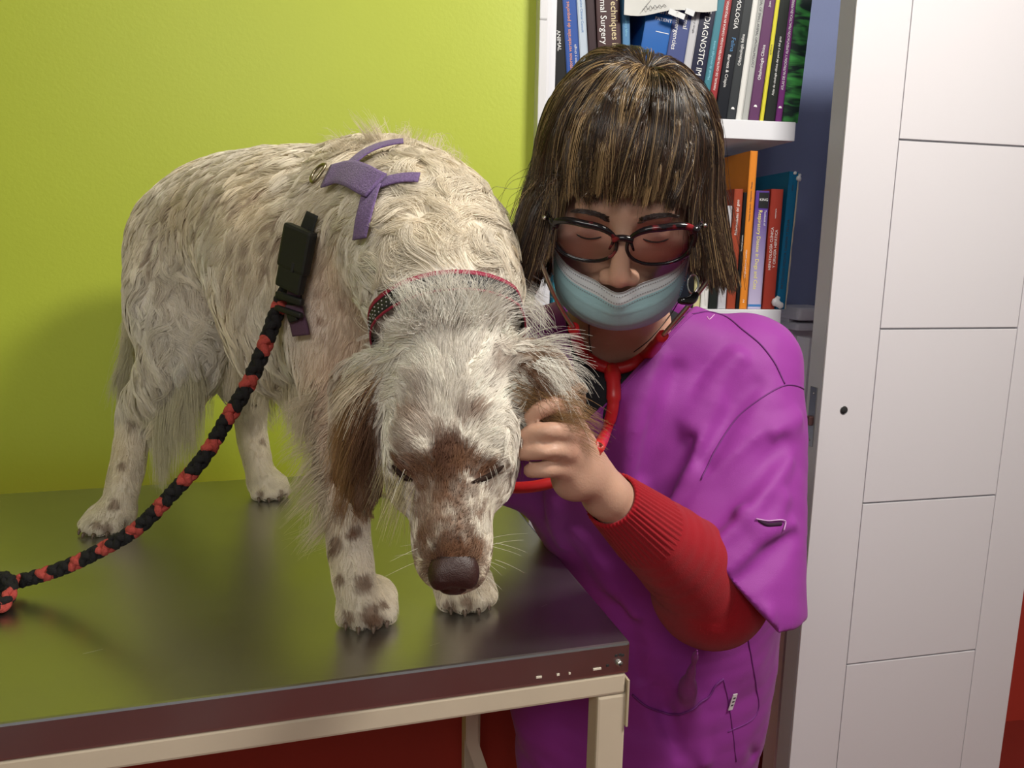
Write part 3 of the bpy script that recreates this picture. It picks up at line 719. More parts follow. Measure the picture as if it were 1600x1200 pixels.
# ---- coat colour: cream white with the wall's yellow bounce light tinted into CREAM, tan flecks in fixed places, dark mask on the muzzle, tan ears
TAN = np.array((.22, .105, .052)); DTAN = np.array((.10, .042, .025)); CREAM = np.array((.84, .71, .50)); WHITE = np.array((.92, .86, .76))
spots = []
def sp(px, py, r, st=.8, dark=0.0):
    p, n_ = hit(px, py)
    if p is not None: spots.append((p.x, p.y, p.z, r, st, dark))
rs = random.Random(12)
for px, py, r, st, dk_ in [(732, 650, .011, .55, .1), (695, 690, .011, .7, .5), (700, 715, .017, 1, .8), (690, 735, .014, 1, .8), (728, 720, .012, .9, .5), (660, 725, .011, .8, .4), (640, 700, .010, .6, .2), (622, 690, .009, .5, .1),
    (660, 745, .011, .8, .4), (745, 735, .008, .7, .5), (705, 760, .013, .9, .6), (670, 770, .012, .8, .3), (735, 770, .009, .7, .4), (690, 790, .011, .8, .5), (720, 795, .010, .7, .3), (660, 800, .012, .75, .2), (745, 800, .007, .6, .2),
    (668, 830, .012, .75, .2), (700, 825, .010, .8, .5), (728, 835, .011, .7, .3), (750, 850, .008, .5, .2), (658, 855, .010, .75, .2), (700, 862, .016, .9, .9), (715, 875, .015, .9, .9), (690, 880, .014, .9, .9), (735, 865, .012, .8, .3), (672, 880, .012, .8, .3), (745, 882, .008, .5, .3),
    (680, 812, .009, .7, .3), (722, 815, .009, .7, .3), (662, 842, .008, .7, .3), (700, 850, .010, .7, .5), (738, 845, .008, .7, .3), (690, 772, .009, .75, .4), (712, 785, .008, .7, .4), (650, 640, .014, .45, .1), (640, 655, .013, .5, .1), (655, 605, .012, .4, .1), (668, 670, .010, .5, .1), (780, 560, .014, .5, .3), (770, 585, .010, .4, .2), (745, 640, .007, .5, 0), (640, 730, .012, .7, .4), (760, 735, .010, .8, .9), (752, 742, .007, .9, 1), (772, 733, .007, .9, 1), (622, 728, .008, .9, 1), (634, 738, .007, .9, .9)]:
    sp(px, py, r*(.85 if py > 750 else 1), st*(.9 if 750 < py < 855 else 1), dk_)
for px, py, r in [(545, 695, .010), (530, 712, .013), (522, 735, .008), (540, 750, .011), (548, 770, .008), (530, 790, .009), (528, 800, .007), (555, 830, .008), (525, 850, .009), (518, 862, .006), (532, 905, .006), (570, 912, .010), (548, 835, .006), (560, 740, .008), (515, 650, .005), (598, 945, .006), (545, 965, .008), (580, 960, .012), (590, 975, .012), (552, 985, .008),
        (730, 940, .008), (745, 955, .014), (705, 948, .008), (535, 470, .005), (500, 500, .004)]: sp(px, py, r, .75, .3)
for px, py, r in [(205, 660, .006), (190, 728, .006), (178, 788, .008), (150, 820, .007), (168, 825, .008), (195, 818, .006), (410, 690, .006), (408, 772, .007), (440, 770, .006), (400, 630, .008)]: sp(px, py, r, .65, .3)
for _ in range(40):
    px, py = rs.uniform(230, 500), rs.uniform(250, 470)
    sp(px, py, rs.uniform(.004, .009), rs.uniform(.2, .45), .1)
for px, py in [(350, 310), (365, 305), (372, 325), (335, 280), (430, 350), (415, 420), (440, 400), (300, 320), (310, 360), (395, 310), (410, 300), (262, 330), (258, 350), (240, 400), (222, 440), (380, 420), (445, 370)]: sp(px, py, .0065, .55, .2)
SPT = np.array(spots)
ear_l = np.array([q[:3] for q in catmull(earL, 3)]); ear_r = np.array([q[:3] for q in catmull(earR, 3)])
def distline(P, L): return np.min(np.linalg.norm(P[:, None, :]-L[None], axis=2), axis=1)
PINK = [(545, 500, .82, .07, .38), (520, 620, .81, .06, .42), (530, 730, .80, .045, .32), (540, 400, .83, .06, .2), (655, 800, .60, .03, .3)]
def coat(P):
    n = len(P); c = CREAM+(WHITE-CREAM)*(NZ(P, 14)[:, None]); c = c*(.90+.16*NZ(P+5, 60)[:, None])
    # head is whiter, throat and legs warmer
    hd = np.linalg.norm(P-np.array(HC), axis=1); w_ = smooth01(1-(hd-.06)/.12)[:, None]; c = c*(1-w_)+WHITE*w_
    jit = (NZ2(P, 150)-.5)*.7+(NZ2(P+3, 420)-.5)*.5
    for x, y, z, r, st, dk_ in SPT:
        d = np.linalg.norm(P-(x, y, z), axis=1)/r; m = d < 2.2
        if not m.any(): continue
        a = smooth01((1.35-d[m]-jit[m]*.8)/.6)*st
        col = TAN*(1-dk_)+DTAN*dk_; c[m] = c[m]*(1-a[:, None])+col*a[:, None]
    for px, py, Y, r, a0 in PINK:
        d = np.linalg.norm(P-np.array(B(px, py, Y)), axis=1)/r; a = (smooth01(1.3-d)*a0)[:, None]; c = c*(1-a)+np.array((.66, .42, .29))*a
    # muzzle speckle
    zz_ = (P-np.array(HC))@np.array(hz); yy_ = (P-np.array(HC))@np.array(hy); xx_ = (P-np.array(HC))@np.array(hx)
    m = (zz_ > .07) & (hd < .2); a = smooth01((NZ2(P, 170)-.50)*5)*m*.6; c = c*(1-a[:, None])+TAN*a[:, None]
    for E_, k_ in ((ear_l, .036), (ear_r, .036)):
        d = distline(P, E_[3:]); a = smooth01((k_-d)/.012)*(.75+.25*NZ2(P, 90)); a = np.clip(a, 0, .95)[:, None]
        ec = np.array((.30, .155, .07))*(.55+.8*NZ(P, 70)[:, None]); c = c*(1-a)+ec*a
    return c
dog = empty('dog', (PA[0][0]+PA[3][0])/2); tag(dog, 'cream white setter dog with brown flecks, head lowered, standing on steel table', 'dog')
paint(dog_me, coat(VD)*.92)
mdog = mat('dog_skin', (1, 1, 1), .75, attr='Col', spec=.25, bump=.3, bscale=350)
mdog.node_tree.nodes['Principled BSDF'].inputs['Subsurface Weight'].default_value = .0
link('body', dog_me, mdog, dog, True)

# ---- nose, nostrils, lids, claws
S = SDF(np.array(hp(0, 0, .17))-.04, np.array(hp(0, 0, .17))+.04, .0014)
S.ball(hp(0, -.014, .170), (.0178, .012, .0175), .008, HR)
S.ball(hp(0, .006, .183), (.014, .013, .010), .010, HR)
for s_ in (-1, 1):
    S.ball(hp(.0115*s_, -.009, .177), (.0095, .013, .0135), .006, HR)
for s_ in (-1, 1):
    S.limb([(*hp(.008*s_, -.003, .193), .0030), (*hp(.012*s_, -.003, .191), .0032), (*hp(.017*s_, .002, .186), .0022)], k=.003, mode='cut')
S.cap(hp(0, -.004, .197), hp(0, .016, .194), .0009, .0009, .002, mode='cut')
S.field(lambda P, Fv: Fv+.0007*(NZ(P, 600)-.5))
mnose = mat('nose_leather', (.045, .020, .017), .42, spec=.5, bump=.5, bscale=900)
link('nose', S.mesh('nose', 1), mnose, dog, True)
mlid = mat('dark_lid', (.030, .017, .013), .9, spec=.1)
for s_ in (-1, 1):
    arc = []; e0, e1 = ((736, 754), (787, 727)) if s_ > 0 else ((645, 750), (614, 727))
    for t in np.linspace(0, 1, 9):
        q, n_ = hit(e0[0]+(e1[0]-e0[0])*t, e0[1]+(e1[1]-e0[1])*t+4*math.sin(math.pi*t))
        if q is None: q, n_ = near(e0[0]+(e1[0]-e0[0])*t, e0[1]+(e1[1]-e0[1])*t, .66)
        arc.append(tuple(q+n_*.0006))
    tube('eyelid', arc, [.0008, .0015, .0022, .0026, .0027, .0026, .0022, .0016, .0008], mlid, dog, 6)
mclaw = mat('claw', (.16, .11, .08), .35)
for c_, f_, r_ in PA:
    for a in (-.022, -.008, .008, .022):
        fw = .032 if abs(a) > .01 else .042
        p = c_+r_*a+f_*fw; tube('claw', [tuple(p+[0, 0, .008]), tuple(p+f_*.003+[0, 0, .006]), tuple(p+f_*.0045+[0, 0, .002])], [.0030, .0024, .0010], mclaw, dog, 7)
# ---- harness, collar paths laid on the coat (also keep the fur off them)
def on_dog(pts, off, n=6):
    P = []; N = []
    for a in pts:
        if len(a) == 2: p, n_ = hit(*a)
        else: p, n_ = near(*a)
        if p is None: p, n_ = near(a[0], a[1], .95)
        P.append(tuple(p)); N.append(tuple(n_))
    P = catmull(P, n); out = []; no = []
    for p in P:
        q, n_, _, _ = bvh.find_nearest(Vector(p)); out.append(tuple(q+n_*off)); no.append(n_)
    no = [sum((no[max(0, min(len(no)-1, i+k))] for k in (-2, -1, 0, 1, 2)), Vector()).normalized() for i in range(len(no))]
    O = np.array(out)
    for _ in range(3): O[1:-1] = (O[:-2]+2*O[1:-1]+O[2:])/4
    return [tuple(o) for o in O], no
s_back = on_dog([(632, 236), (606, 240), (580, 250), (558, 268), (545, 282)], .010)
s_yoke = on_dog([(522, 286), (548, 280), (575, 290), (598, 303)], .011)
s_neck = on_dog([(590, 300), (584, 325), (578, 350), (574, 378)], .009)
s_side = on_dog([(498, 338), (486, 372), (477, 410), (470, 450), (468, 475), (474, 500), (479, 522)], .008)
s_far = on_dog([(592, 297), (612, 291), (635, 287), (656, 287)], .007)
STR = np.array(s_back[0]+s_yoke[0]+s_neck[0]+s_side[0])
# collar ring round the neck behind the ears
cc = Vector(at(700, 522, .722)); 
ca = (Vector(at(700, 560, .70))-Vector(at(680, 420, .77))).normalized()
cu_ = Vector((1, 0.05, 0)); cu_ = (cu_-ca*cu_.dot(ca)).normalized(); cv_ = ca.cross(cu_)
COL = []; CN = []
for a in np.linspace(0, 2*math.pi, 48, endpoint=False):
    dr = cu_*math.cos(a)+cv_*math.sin(a)
    h_ = bvh.ray_cast(cc+dr*.14, -dr); r_ = .14-h_[3] if h_[0] is not None else .062
    r_ = min(max(r_, .054), .066)
    COL.append(cc+dr*(r_+(.011 if dr.y < .2 else .010))); CN.append(dr)
COLP = np.array([tuple(c) for c in COL])

# ---- fur guides: pixel, flow in the picture plane, length, curl
GD = [ # px, py, dx, dy, len, curl
 (300,262,-.9,.25,.020,.1),(360,250,-.9,.2,.022,.1),(430,245,-.9,.2,.022,.1),(490,245,-.8,-.1,.030,.4),(250,320,-.7,.7,.022,.1),(225,400,-.3,.9,.028,.2),
 (330,330,-.8,.5,.018,.1),(410,330,-.8,.5,.018,.1),(470,320,-.7,.6,.022,.1),(300,400,-.4,.9,.022,.3),(380,420,-.4,.9,.016,.1),(440,430,-.3,.9,.016,.1),(430,520,-.1,1,.020,.1),(455,600,0,1,.032,.2),(400,560,0,1,.05,.3),
 (240,470,.2,1,.045,.6),(275,450,.6,.7,.045,.7),(310,450,.7,.7,.05,.7),(330,520,.3,1,.065,.5),(300,560,.1,1,.06,.5),(235,560,-.1,1,.055,.5),(285,600,0,1,.07,.3),(300,640,-.05,1,.08,.2),(345,560,.2,1,.07,.4),
 (215,650,-.1,1,.012,0),(240,650,.2,1,.07,.2),(200,700,-.1,1,.008,0),(185,770,-.1,1,.007,0),(170,825,-.3,.9,.008,0),(195,500,-.2,1,.035,.3),(190,590,-.3,1,.045,.3),
 (390,640,.1,1,.010,0),(395,700,.2,1,.007,0),(420,760,.4,.8,.007,0),(370,600,.1,1,.045,.3),
 (560,225,-.6,-.8,.042,.9),(600,222,-.1,-1,.036,.8),(640,230,.3,-.9,.032,.5),(520,270,-.7,.2,.035,.6),(540,320,-.9,.1,.034,.4),(510,340,-.8,.6,.034,.3),
 (560,330,-.7,.4,.022,.2),(530,400,-.4,.9,.016,.1),(510,470,-.3,.9,.013,.1),(540,520,-.3,.9,.013,.1),(555,430,-.5,.6,.016,.1),
 (620,330,-.95,.1,.042,.9),(600,380,-.9,.45,.046,1),(600,430,-.8,.55,.044,1),(640,380,-.8,-.3,.044,1),(640,430,-.9,.1,.042,.9),(680,300,-.1,-1,.038,.7),(680,360,-.1,-1,.036,.7),(690,410,0,-1,.034,.6),
 (720,300,.5,-.8,.040,.7),(760,340,.85,-.4,.042,.7),(790,390,.95,.1,.038,.6),(800,440,.9,.35,.038,.6),(740,400,.8,-.6,.038,.8),(750,450,.85,-.3,.036,.7),(800,500,.8,.5,.036,.5),
 (585,480,-.6,.8,.038,.6),(570,540,-.4,.9,.04,.4),(640,470,-.9,-.2,.016,.3),(700,465,0,-1,.015,.2),(750,480,.7,-.7,.015,.3),
 (640,510,-.9,.25,.040,.5),(610,540,-.9,.45,.04,.4),(670,500,-.7,-.6,.030,.3),(700,500,0,-1,.028,.2),(740,505,.7,-.5,.028,.3),(780,530,.9,.1,.03,.4),
 (640,570,-.7,-.3,.016,.1),(700,570,0,-1,.016,.05),(760,570,.6,-.6,.016,.1),(650,640,-.6,-.7,.013,0),(700,640,0,-1,.013,0),(750,640,.6,-.7,.013,0),(700,700,0,-1,.008,0),(640,700,-.8,-.5,.009,0),(770,690,.8,-.4,.009,0),
 (700,760,0,-1,.006,0),(660,780,-.5,-.8,.006,0),(745,780,.5,-.8,.006,0),(700,840,0,-1,.005,0),(660,850,-.5,-.8,.006,0),(750,850,.6,-.7,.006,0),(745,905,.6,.6,.005,0),(665,900,-.6,.5,.005,0),
 (595,600,-.8,.6,.040,.2),(575,640,-.5,.9,.060,.25),(560,690,-.2,1,.055,.3),(562,740,0,1,.045,.3),(590,650,-.1,1,.02,.1),
 (810,570,.7,-.3,.030,.2),(830,590,.9,.3,.045,.3),(850,580,.9,.5,.050,.35),(820,620,.95,.3,.050,.2),(845,650,.95,.25,.045,.2),(800,640,.9,.4,.040,.1),(800,690,.2,1,.02,.1),
 (510,560,-.2,1,.011,0),(530,640,0,1,.009,0),(500,620,-.6,.8,.035,.2),(505,690,-.7,.7,.045,.3),(512,750,-.7,.7,.035,.3),(540,760,0,1,.006,0),(545,850,.05,1,.006,0),(520,850,-.4,.9,.010,0),(570,940,.2,.9,.007,0),(590,980,.3,.9,.009,0),(535,970,-.4,.8,.012,0),
 (725,940,.2,.9,.011,0),(700,960,-.2,.9,.012,0),(760,960,.5,.8,.010,0),
]
gp = []; gd = []; gl = []; gc = []
RR = _R
for px, py, dx, dy, ln, cl in GD:
    p, n_ = hit(px, py)
    if p is None:
        p, n_ = near(px, py, .70 if px > 555 and py > 430 else (.9 if px > 450 else 1.1))
    gp.append(tuple(p)); v = RR @ np.array([dx, -dy, 0.0]); gd.append(v/np.linalg.norm(v)); gl.append(ln); gc.append(cl)
gp = np.array(gp); gd = np.array(gd); gl = np.array(gl); gl = np.where((gl >= .034) & (gp[:, 1] < .93) & (gp[:, 2] > 1.2), gl*1.35, gl); gc = np.array(gc)
def guide(P):
    D = ((P[:, None, :]-gp[None])**2).sum(2)+6e-5; W = D**-2.0; W /= W.sum(1)[:, None]
    return W@gd, W@gl, W@gc
tri = []; 
loops = np.empty(len(dog_me.loops), np.int32); dog_me.loops.foreach_get('vertex_index', loops); QF = loops.reshape(-1, 4)
T_ = np.vstack([QF[:, [0, 1, 2]], QF[:, [0, 2, 3]]])
ND_ = vnorms(dog_me)
a_, b_, c_ = VD[T_[:, 0]], VD[T_[:, 1]], VD[T_[:, 2]]
ar = np.linalg.norm(np.cross(b_-a_, c_-a_), axis=1)/2; cen = (a_+b_+c_)/3
hd_ = np.linalg.norm(cen-np.array(HC)-np.array(hz)*.06, axis=1)
dens = 1+1.9*smooth01((.17-hd_)/.05)
vis = ((np.array([0, 0, H])-cen)*np.cross(b_-a_, c_-a_)).sum(1) > -.0
fa = np.cross(b_-a_, c_-a_); fa /= np.linalg.norm(fa, axis=1)[:, None]+1e-12
vd = np.array([0, 0, H])-cen; vd /= np.linalg.norm(vd, axis=1)[:, None]; fc = (fa*vd).sum(1)
dens = dens*np.where(fc > -.25, 1, .35)*(cen[:, 2] > ZT+.004)
NF = 150000
rg = np.random.RandomState(4)
pr = ar*dens; pr /= pr.sum(); ti = rg.choice(len(T_), NF, p=pr)
u = rg.rand(NF, 1); v = rg.rand(NF, 1); fl = (u+v) > 1; u = np.where(fl, 1-u, u); v = np.where(fl, 1-v, v)
P0 = a_[ti]+(b_[ti]-a_[ti])*u+(c_[ti]-a_[ti])*v
N0 = ND_[T_[ti, 0]]
# bare round nose, eyelids and under the harness
keep = (np.linalg.norm(P0-np.array(hp(0, -.010, .176)), axis=1) > .0185)
for s_ in (-1, 1):
    pe = on_dog([((736, 754), (762, 744), (787, 727))[i] if s_ > 0 else ((645, 750), (630, 741), (614, 727))[i] for i in range(3)], 0, 3)[0]; keep &= distline(P0, np.array(pe)) > .0042
kd_ = KDTree(len(STR))
for i, p in enumerate(STR): kd_.insert(p, i)
kd_.balance()
ds = np.array([kd_.find(p)[2] for p in P0]); keep &= ds > .0105
dcol = np.array([np.abs((P0-np.array(cc))@np.array(ca))]).T[:, 0]; up_side = (P0-np.array(cc))@np.array(ca)   # + towards the shoulders
keep &= ~((up_side > -.011) & (up_side < .004) & (np.linalg.norm(P0-np.array(cc), axis=1) < .11))
P0, N0, ds = P0[keep], N0[keep], ds[keep]; NF = len(P0)
D0_, L0, C0 = guide(P0)
near_strap = smooth01((ds-.012)/.03); L0 = L0*(.30+.70*near_strap); C0 = C0*near_strap
# clumps
NCL = 3800; ci = rg.choice(NF, NCL, replace=False); kc = KDTree(NCL)
for i, j in enumerate(ci): kc.insert(P0[j], i)
kc.balance(); cl = np.array([kc.find(p)[1] for p in P0])
cdir = rg.randn(NCL, 3)*.28; cph = rg.rand(NCL)*6.28; clen = rg.uniform(.75, 1.25, NCL); ccol = rg.uniform(.86, 1.08, NCL)
KP = 7
def grow(P0, N0, D, L, Cu, cid, jit=.065):
    n = len(P0); P = P0.copy(); out = [P0.copy()]
    D = D+cdir[cid]*(.6+.8*Cu[:, None])*np.minimum(1, L[:, None]/.02)+rg.randn(n, 3)*jit
    L = L*clen[cid]*rg.uniform(.75, 1.12, n)
    st = (L/(KP-1))[:, None]; ph = cph[cid]
    for k in range(1, KP):
        f = k/(KP-1)
        Nn = DG.grad(P) if k > 1 else N0
        T = D-Nn*(D*Nn).sum(1)[:, None]; T /= np.linalg.norm(T, axis=1)[:, None]+1e-9
        S_ = np.cross(Nn, T)
        lift = (.55*(1-f)-.05)[..., None] if isinstance(f, np.ndarray) else .50*(1-f)-.10
        wv = (np.sin(ph+f*4.6)*Cu*1.35)[:, None]
        V_ = T+Nn*lift+S_*wv
        far = DG.sample(P) > .012
        V_ = np.where(far[:, None], D*.8+S_*wv+np.array([0, 0, -.35*f]), V_)
        V_ /= np.linalg.norm(V_, axis=1)[:, None]+1e-9
        P = P+V_*st
        d = DG.sample(P); tgt = .0012+.0035*f*np.minimum(1, L/.03)
        push = np.where((d < tgt) & (d > -.03), tgt-d, 0)[:, None]
        P = P+DG.grad(P)*push
        P[:, 2] = np.maximum(P[:, 2], ZT+.0008)
        out.append(P.copy())
    return np.stack(out, 1)
ST = grow(P0, N0, D0_, L0, C0, cl)
# pull strands of one clump together towards their tips
mean = np.zeros((NCL, KP, 3)); cnt = np.bincount(cl, minlength=NCL)[:, None, None]+1e-9
np.add.at(mean, cl, ST); mean /= cnt
wt = (np.linspace(0, 1, KP)**1.2)[None, :, None]*np.minimum(.74, L0/.03*.74)[:, None, None]
ST = ST*(1-wt)+mean[cl]*wt
rc = coat(P0)*ccol[cl][:, None]*rg.uniform(.90, 1.08, (NF, 1))
rad = np.linspace(1, .25, KP)[None]*np.where(L0 > .02, .00027, .00020)[:, None]
mfur = bpy.data.materials.new('dog_fur'); mfur.use_nodes = True; nt = mfur.node_tree; b = nt.nodes['Principled BSDF']
at_ = nt.nodes.new('ShaderNodeAttribute'); at_.attribute_name = 'Col'; nt.links.new(at_.outputs['Color'], b.inputs['Base Color'])
b.inputs['Roughness'].default_value = .55; b.inputs['Specular IOR Level'].default_value = .35
hair_object('coat_fur', ST, rad, np.clip(rc, 0, .95), mfur, dog)

# ---- long loose hairs: ear fringe, chin wisps, leg feathering, belly fringe, whiskers
def wisps(anchors, n, ln, spread, drop, col, r=.00018, k=8, curl=.25, seed=1, sticky=False):
    """anchors: list of (xyz, dir) rows interpolated"""
    g_ = np.random.RandomState(seed); A = np.array([a[0] for a in anchors]); Dd = np.array([a[1] for a in anchors], float)
    t = g_.rand(n)*(len(A)-1); i = np.minimum(t.astype(int), len(A)-2) if len(A) > 1 else np.zeros(n, int); f = (t-i)[:, None]
    if len(A) > 1: P = A[i]*(1-f)+A[i+1]*f; D = Dd[i]*(1-f)+Dd[i+1]*f
    else: P = np.repeat(A, n, 0); D = np.repeat(Dd, n, 0)
    P = P+g_.randn(n, 3)*.0045; D = D/np.linalg.norm(D, axis=1)[:, None]
    grp = (t*5).astype(int) % 97; gr = g_.randn(97, 3)*spread*.8; D = D+gr[grp]+g_.randn(n, 3)*spread*.35
    L = ln*g_.uniform(.5, 1.1, n); st = (L/(k-1))[:, None]; ph = g_.rand(97)[grp]*6.3; out = [P.copy()]
    sd = g_.randn(97, 3)[grp]
    for j in range(1, k):
        q = j/(k-1); V_ = D+np.array([0, 0, -drop*q])+sd*(np.sin(ph+q*4)*curl)[:, None]; V_ /= np.linalg.norm(V_, axis=1)[:, None]
        P = P+V_*st
        d = DG.sample(P); push = np.where((d < .001) & (d > -.02), .001-d, 0)[:, None]; P = P+DG.grad(P)*push
        P[:, 2] = np.maximum(P[:, 2], ZT+.001); out.append(P.copy())
    cols = np.clip(np.array(col)*g_.uniform(.8, 1.15, (n, 1)), 0, .95)
    return np.stack(out, 1), np.linspace(1, .3, k)[None]*np.full((n, 1), r), cols
def W3(dx, dy, dz=0): v = RR @ np.array([dx, -dy, dz]); return v
def hpt(px, py, Y, off=0):
    p, n_ = hit(px, py)
    if p is None or abs(p.y-Y) > .12: p, n_ = near(px, py, Y)
    return np.array(p)
allw = []
tan_, dkt, crm, wh = (.30, .17, .07), (.13, .06, .03), (.74, .64, .48), (.92, .87, .78)
allw.append(wisps([(hpt(600, 575, .69), W3(-.8, .5)), (hpt(572, 610, .69), W3(-.5, .9)), (hpt(556, 660, .70), W3(-.3, 1)), (hpt(556, 720, .70), W3(-.1, 1))], 900, .075, .16, .6, tan_, seed=2))
allw.append(wisps([(hpt(590, 600, .69), W3(-.6, .8)), (hpt(575, 650, .69), W3(-.2, 1)), (hpt(572, 720, .70), W3(0, 1))], 450, .06, .14, .6, dkt, seed=3))
allw.append(wisps([(hpt(600, 560, .69), W3(-.9, .3)), (hpt(585, 590, .69), W3(-.7, .7))], 450, .06, .2, .7, crm, seed=4))
allw.append(wisps([(hpt(806, 545, .70), W3(.7, -.2)), (hpt(830, 560, .70), W3(.8, .4)), (hpt(850, 590, .69), W3(.6, .8))], 600, .060, .18, .5, wh, seed=5, curl=.4))
allw.append(wisps([(hpt(800, 600, .69), W3(.9, .5)), (hpt(820, 630, .685), W3(1, .3)), (hpt(830, 655, .68), W3(1, .15))], 800, .070, .13, .3, tan_, seed=6))
allw.append(wisps([(hpt(812, 575, .69), W3(.8, .6)), (hpt(845, 600, .685), W3(.6, .8))], 400, .045, .15, .4, dkt, seed=7))
allw.append(wisps([(hpt(805, 660, .69), W3(.2, 1)), (hpt(808, 690, .69), W3(.1, 1))], 300, .035, .15, .3, tan_, seed=8))
allw.append(wisps([(hpt(600, 700, .72), W3(-.3, 1)), (hpt(620, 735, .70), W3(-.4, 1)), (hpt(640, 770, .69), W3(-.4, 1))], 170, .05, .22, .5, (.42, .36, .20), seed=9, r=.00016, curl=.1))
allw.append(wisps([(hpt(496, 600, .85), W3(-.8, .6)), (hpt(500, 680, .84), W3(-.9, .5)), (hpt(510, 760, .83), W3(-.8, .7)), (hpt(516, 810, .82), W3(-.6, .8))], 900, .055, .2, .5, crm, seed=10, curl=.5))
allw.append(wisps([(hpt(350, 560, 1.08), W3(0, 1)), (hpt(400, 575, 1.03), W3(.1, 1)), (hpt(450, 600, .98), W3(0, 1)), (hpt(490, 620, .93), W3(-.2, 1))], 1400, .065, .14, .6, crm, seed=11, curl=.4))
allw.append(wisps([(hpt(300, 560, 1.05), W3(.1, 1)), (hpt(285, 600, 1.07), W3(0, 1)), (hpt(262, 630, 1.09), W3(0, 1)), (hpt(240, 650, 1.11), W3(.1, 1))], 2400, .105, .10, .7, (.66, .60, .42), seed=12, curl=.2))
allw.append(wisps([(hpt(240, 370, 1.22), W3(-.4, 1)), (hpt(220, 450, 1.23), W3(-.4, 1)), (hpt(202, 540, 1.23), W3(-.3, 1)), (hpt(190, 600, 1.23), W3(-.2, 1))], 1500, .075, .13, .5, (.66, .60, .46), seed=13, curl=.4))
allw.append(wisps([(hpt(812, 420, .78), W3(.7, .2)), (hpt(818, 470, .76), W3(.6, .6)), (hpt(812, 520, .74), W3(.6, .7))], 450, .05, .2, .6, wh, seed=14, curl=.5))
allw.append(wisps([(hpt(540, 240, .93), W3(-.6, -.6)), (hpt(580, 225, .92), W3(-.2, -.9)), (hpt(640, 232, .90), W3(.2, -.8)), (hpt(700, 250, .88), W3(.6, -.5))], 700, .035, .3, .3, crm, seed=15, curl=.9))
tw = np.array((0, -.008, .003))
allw.append(wisps([(hpt(635, 500, .70)+tw, W3(-.55, -.8, .1)), (hpt(670, 478, .70)+tw, W3(-.15, -1, .1)), (hpt(710, 474, .70)+tw, W3(.1, -1, .1)), (hpt(750, 486, .70)+tw, W3(.5, -.8, .1)), (hpt(780, 505, .70)+tw, W3(.8, -.5, .1))], 1300, .032, .24, .25, wh, seed=16, curl=.6))
allw.append(wisps([(hpt(640, 520, .70)+tw*.8, W3(-.8, -.5, .1)), (hpt(690, 500, .70)+tw*.8, W3(0, -1, .1)), (hpt(745, 505, .70)+tw*.8, W3(.6, -.8, .1))], 900, .028, .22, .25, wh, seed=17, curl=.5))
k = max(a[0].shape[1] for a in allw)
hair_object('feathering', np.concatenate([a[0] for a in allw]), np.concatenate([a[1] for a in allw]), np.concatenate([a[2] for a in allw]), mfur, dog)
wk = []
for px, py, dx, dy in [(770, 835, 1, -.2), (770, 850, 1, 0), (768, 870, 1, .2), (764, 885, 1, .4), (752, 905, .6, .8), (655, 870, -1, .3), (652, 850, -1, 0), (764, 728, .3, 1), (775, 724, .5, 1), (745, 745, 0, 1), (632, 742, -.3, 1)]:
    wk.append((hpt(px, py, .62), W3(dx, dy, .25)))
ww = [wisps([w_], 2, .028, .15, .3, (.85, .8, .7), seed=20+i, r=.00013, curl=.05) for i, w_ in enumerate(wk)]
hair_object('whiskers', np.concatenate([a[0] for a in ww]), np.concatenate([a[1] for a in ww]), np.concatenate([a[2] for a in ww]), mfur, dog)

# ================================================================== HARNESS, COLLAR, LEASH
mstrap = mat('lilac_webbing', (.18, .115, .26), .9, noise=.6, nscale=420, bump=1.0, bscale=700, sheen=.2, spec=.1)
mblk = mat('black_plastic', (.010, .010, .011), .6, bump=.1, bscale=300)
mbw = mat('black_webbing', (.014, .014, .014), .8, bump=.6, bscale=900)
hr = empty('harness', Vector(s_yoke[0][0])); tag(hr, 'lilac webbing harness with black side-release buckle around the dog chest', 'harness')
def strap(name, pn, w_, m, t=.0011, parent=None): return tube(name, pn[0], 0, m, parent, 12, flat=(w_, t), up=pn[1])
strap('strap', s_back, .0115, mstrap, parent=hr); strap('strap', s_yoke, .0150, mstrap, .0014, parent=hr); strap('strap', s_neck, .0105, mstrap, parent=hr)
strap('strap', s_side, .0105, mbw, parent=hr); strap('strap', s_far, .007, mstrap, parent=hr)
rp, rn = Vector(s_yoke[0][0]), s_yoke[1][0]
t1 = (Vector(s_yoke[0][-1])-rp).normalized(); t2 = rn.cross(t1)
dr = [tuple(rp-t1*.012+rn*.003+t1*(-.012*abs(math.cos(a)) if math.cos(a) < 0 else .004*math.cos(a))+t2*.0115*math.sin(a)) for a in np.linspace(0, 2*math.pi, 22, endpoint=False)]
tube('metal_ring', dr, .0017, mat('brass_ring', (.30, .25, .16), .3, metal=.9), hr, 8, closed=True)
# side buckle: two shells, tongue window, slider below
def frame_on(pn, i):
    p = Vector(pn[0][i]); n_ = pn[1][i]; t = (Vector(pn[0][min(i+1, len(pn[0])-1)])-Vector(pn[0][max(i-1, 0)])).normalized(); n_ = (n_-t*n_.dot(t)).normalized(); s_ = n_.cross(t)
    return Matrix(((s_.x, t.x, n_.x, p.x), (s_.y, t.y, n_.y, p.y), (s_.z, t.z, n_.z, p.z), (0, 0, 0, 1)))
def pbox(name, Mx, c, s, m, bev): bm = bmesh.new(); add_box(bm, c, s, Mx, bev); return link(name, bm_mesh(name, bm, True), m, hr, True)
n_s = len(s_side[0]); Mb = frame_on(s_side, int(n_s*.33))
bm = bmesh.new(); add_box(bm, (0, -.014, .007), (.040, .046, .011), Mb, .0035); add_box(bm, (0, .018, .007), (.036, .024, .009), Mb, .003); link('buckle', bm_mesh('buckle', bm), mblk, hr, True)
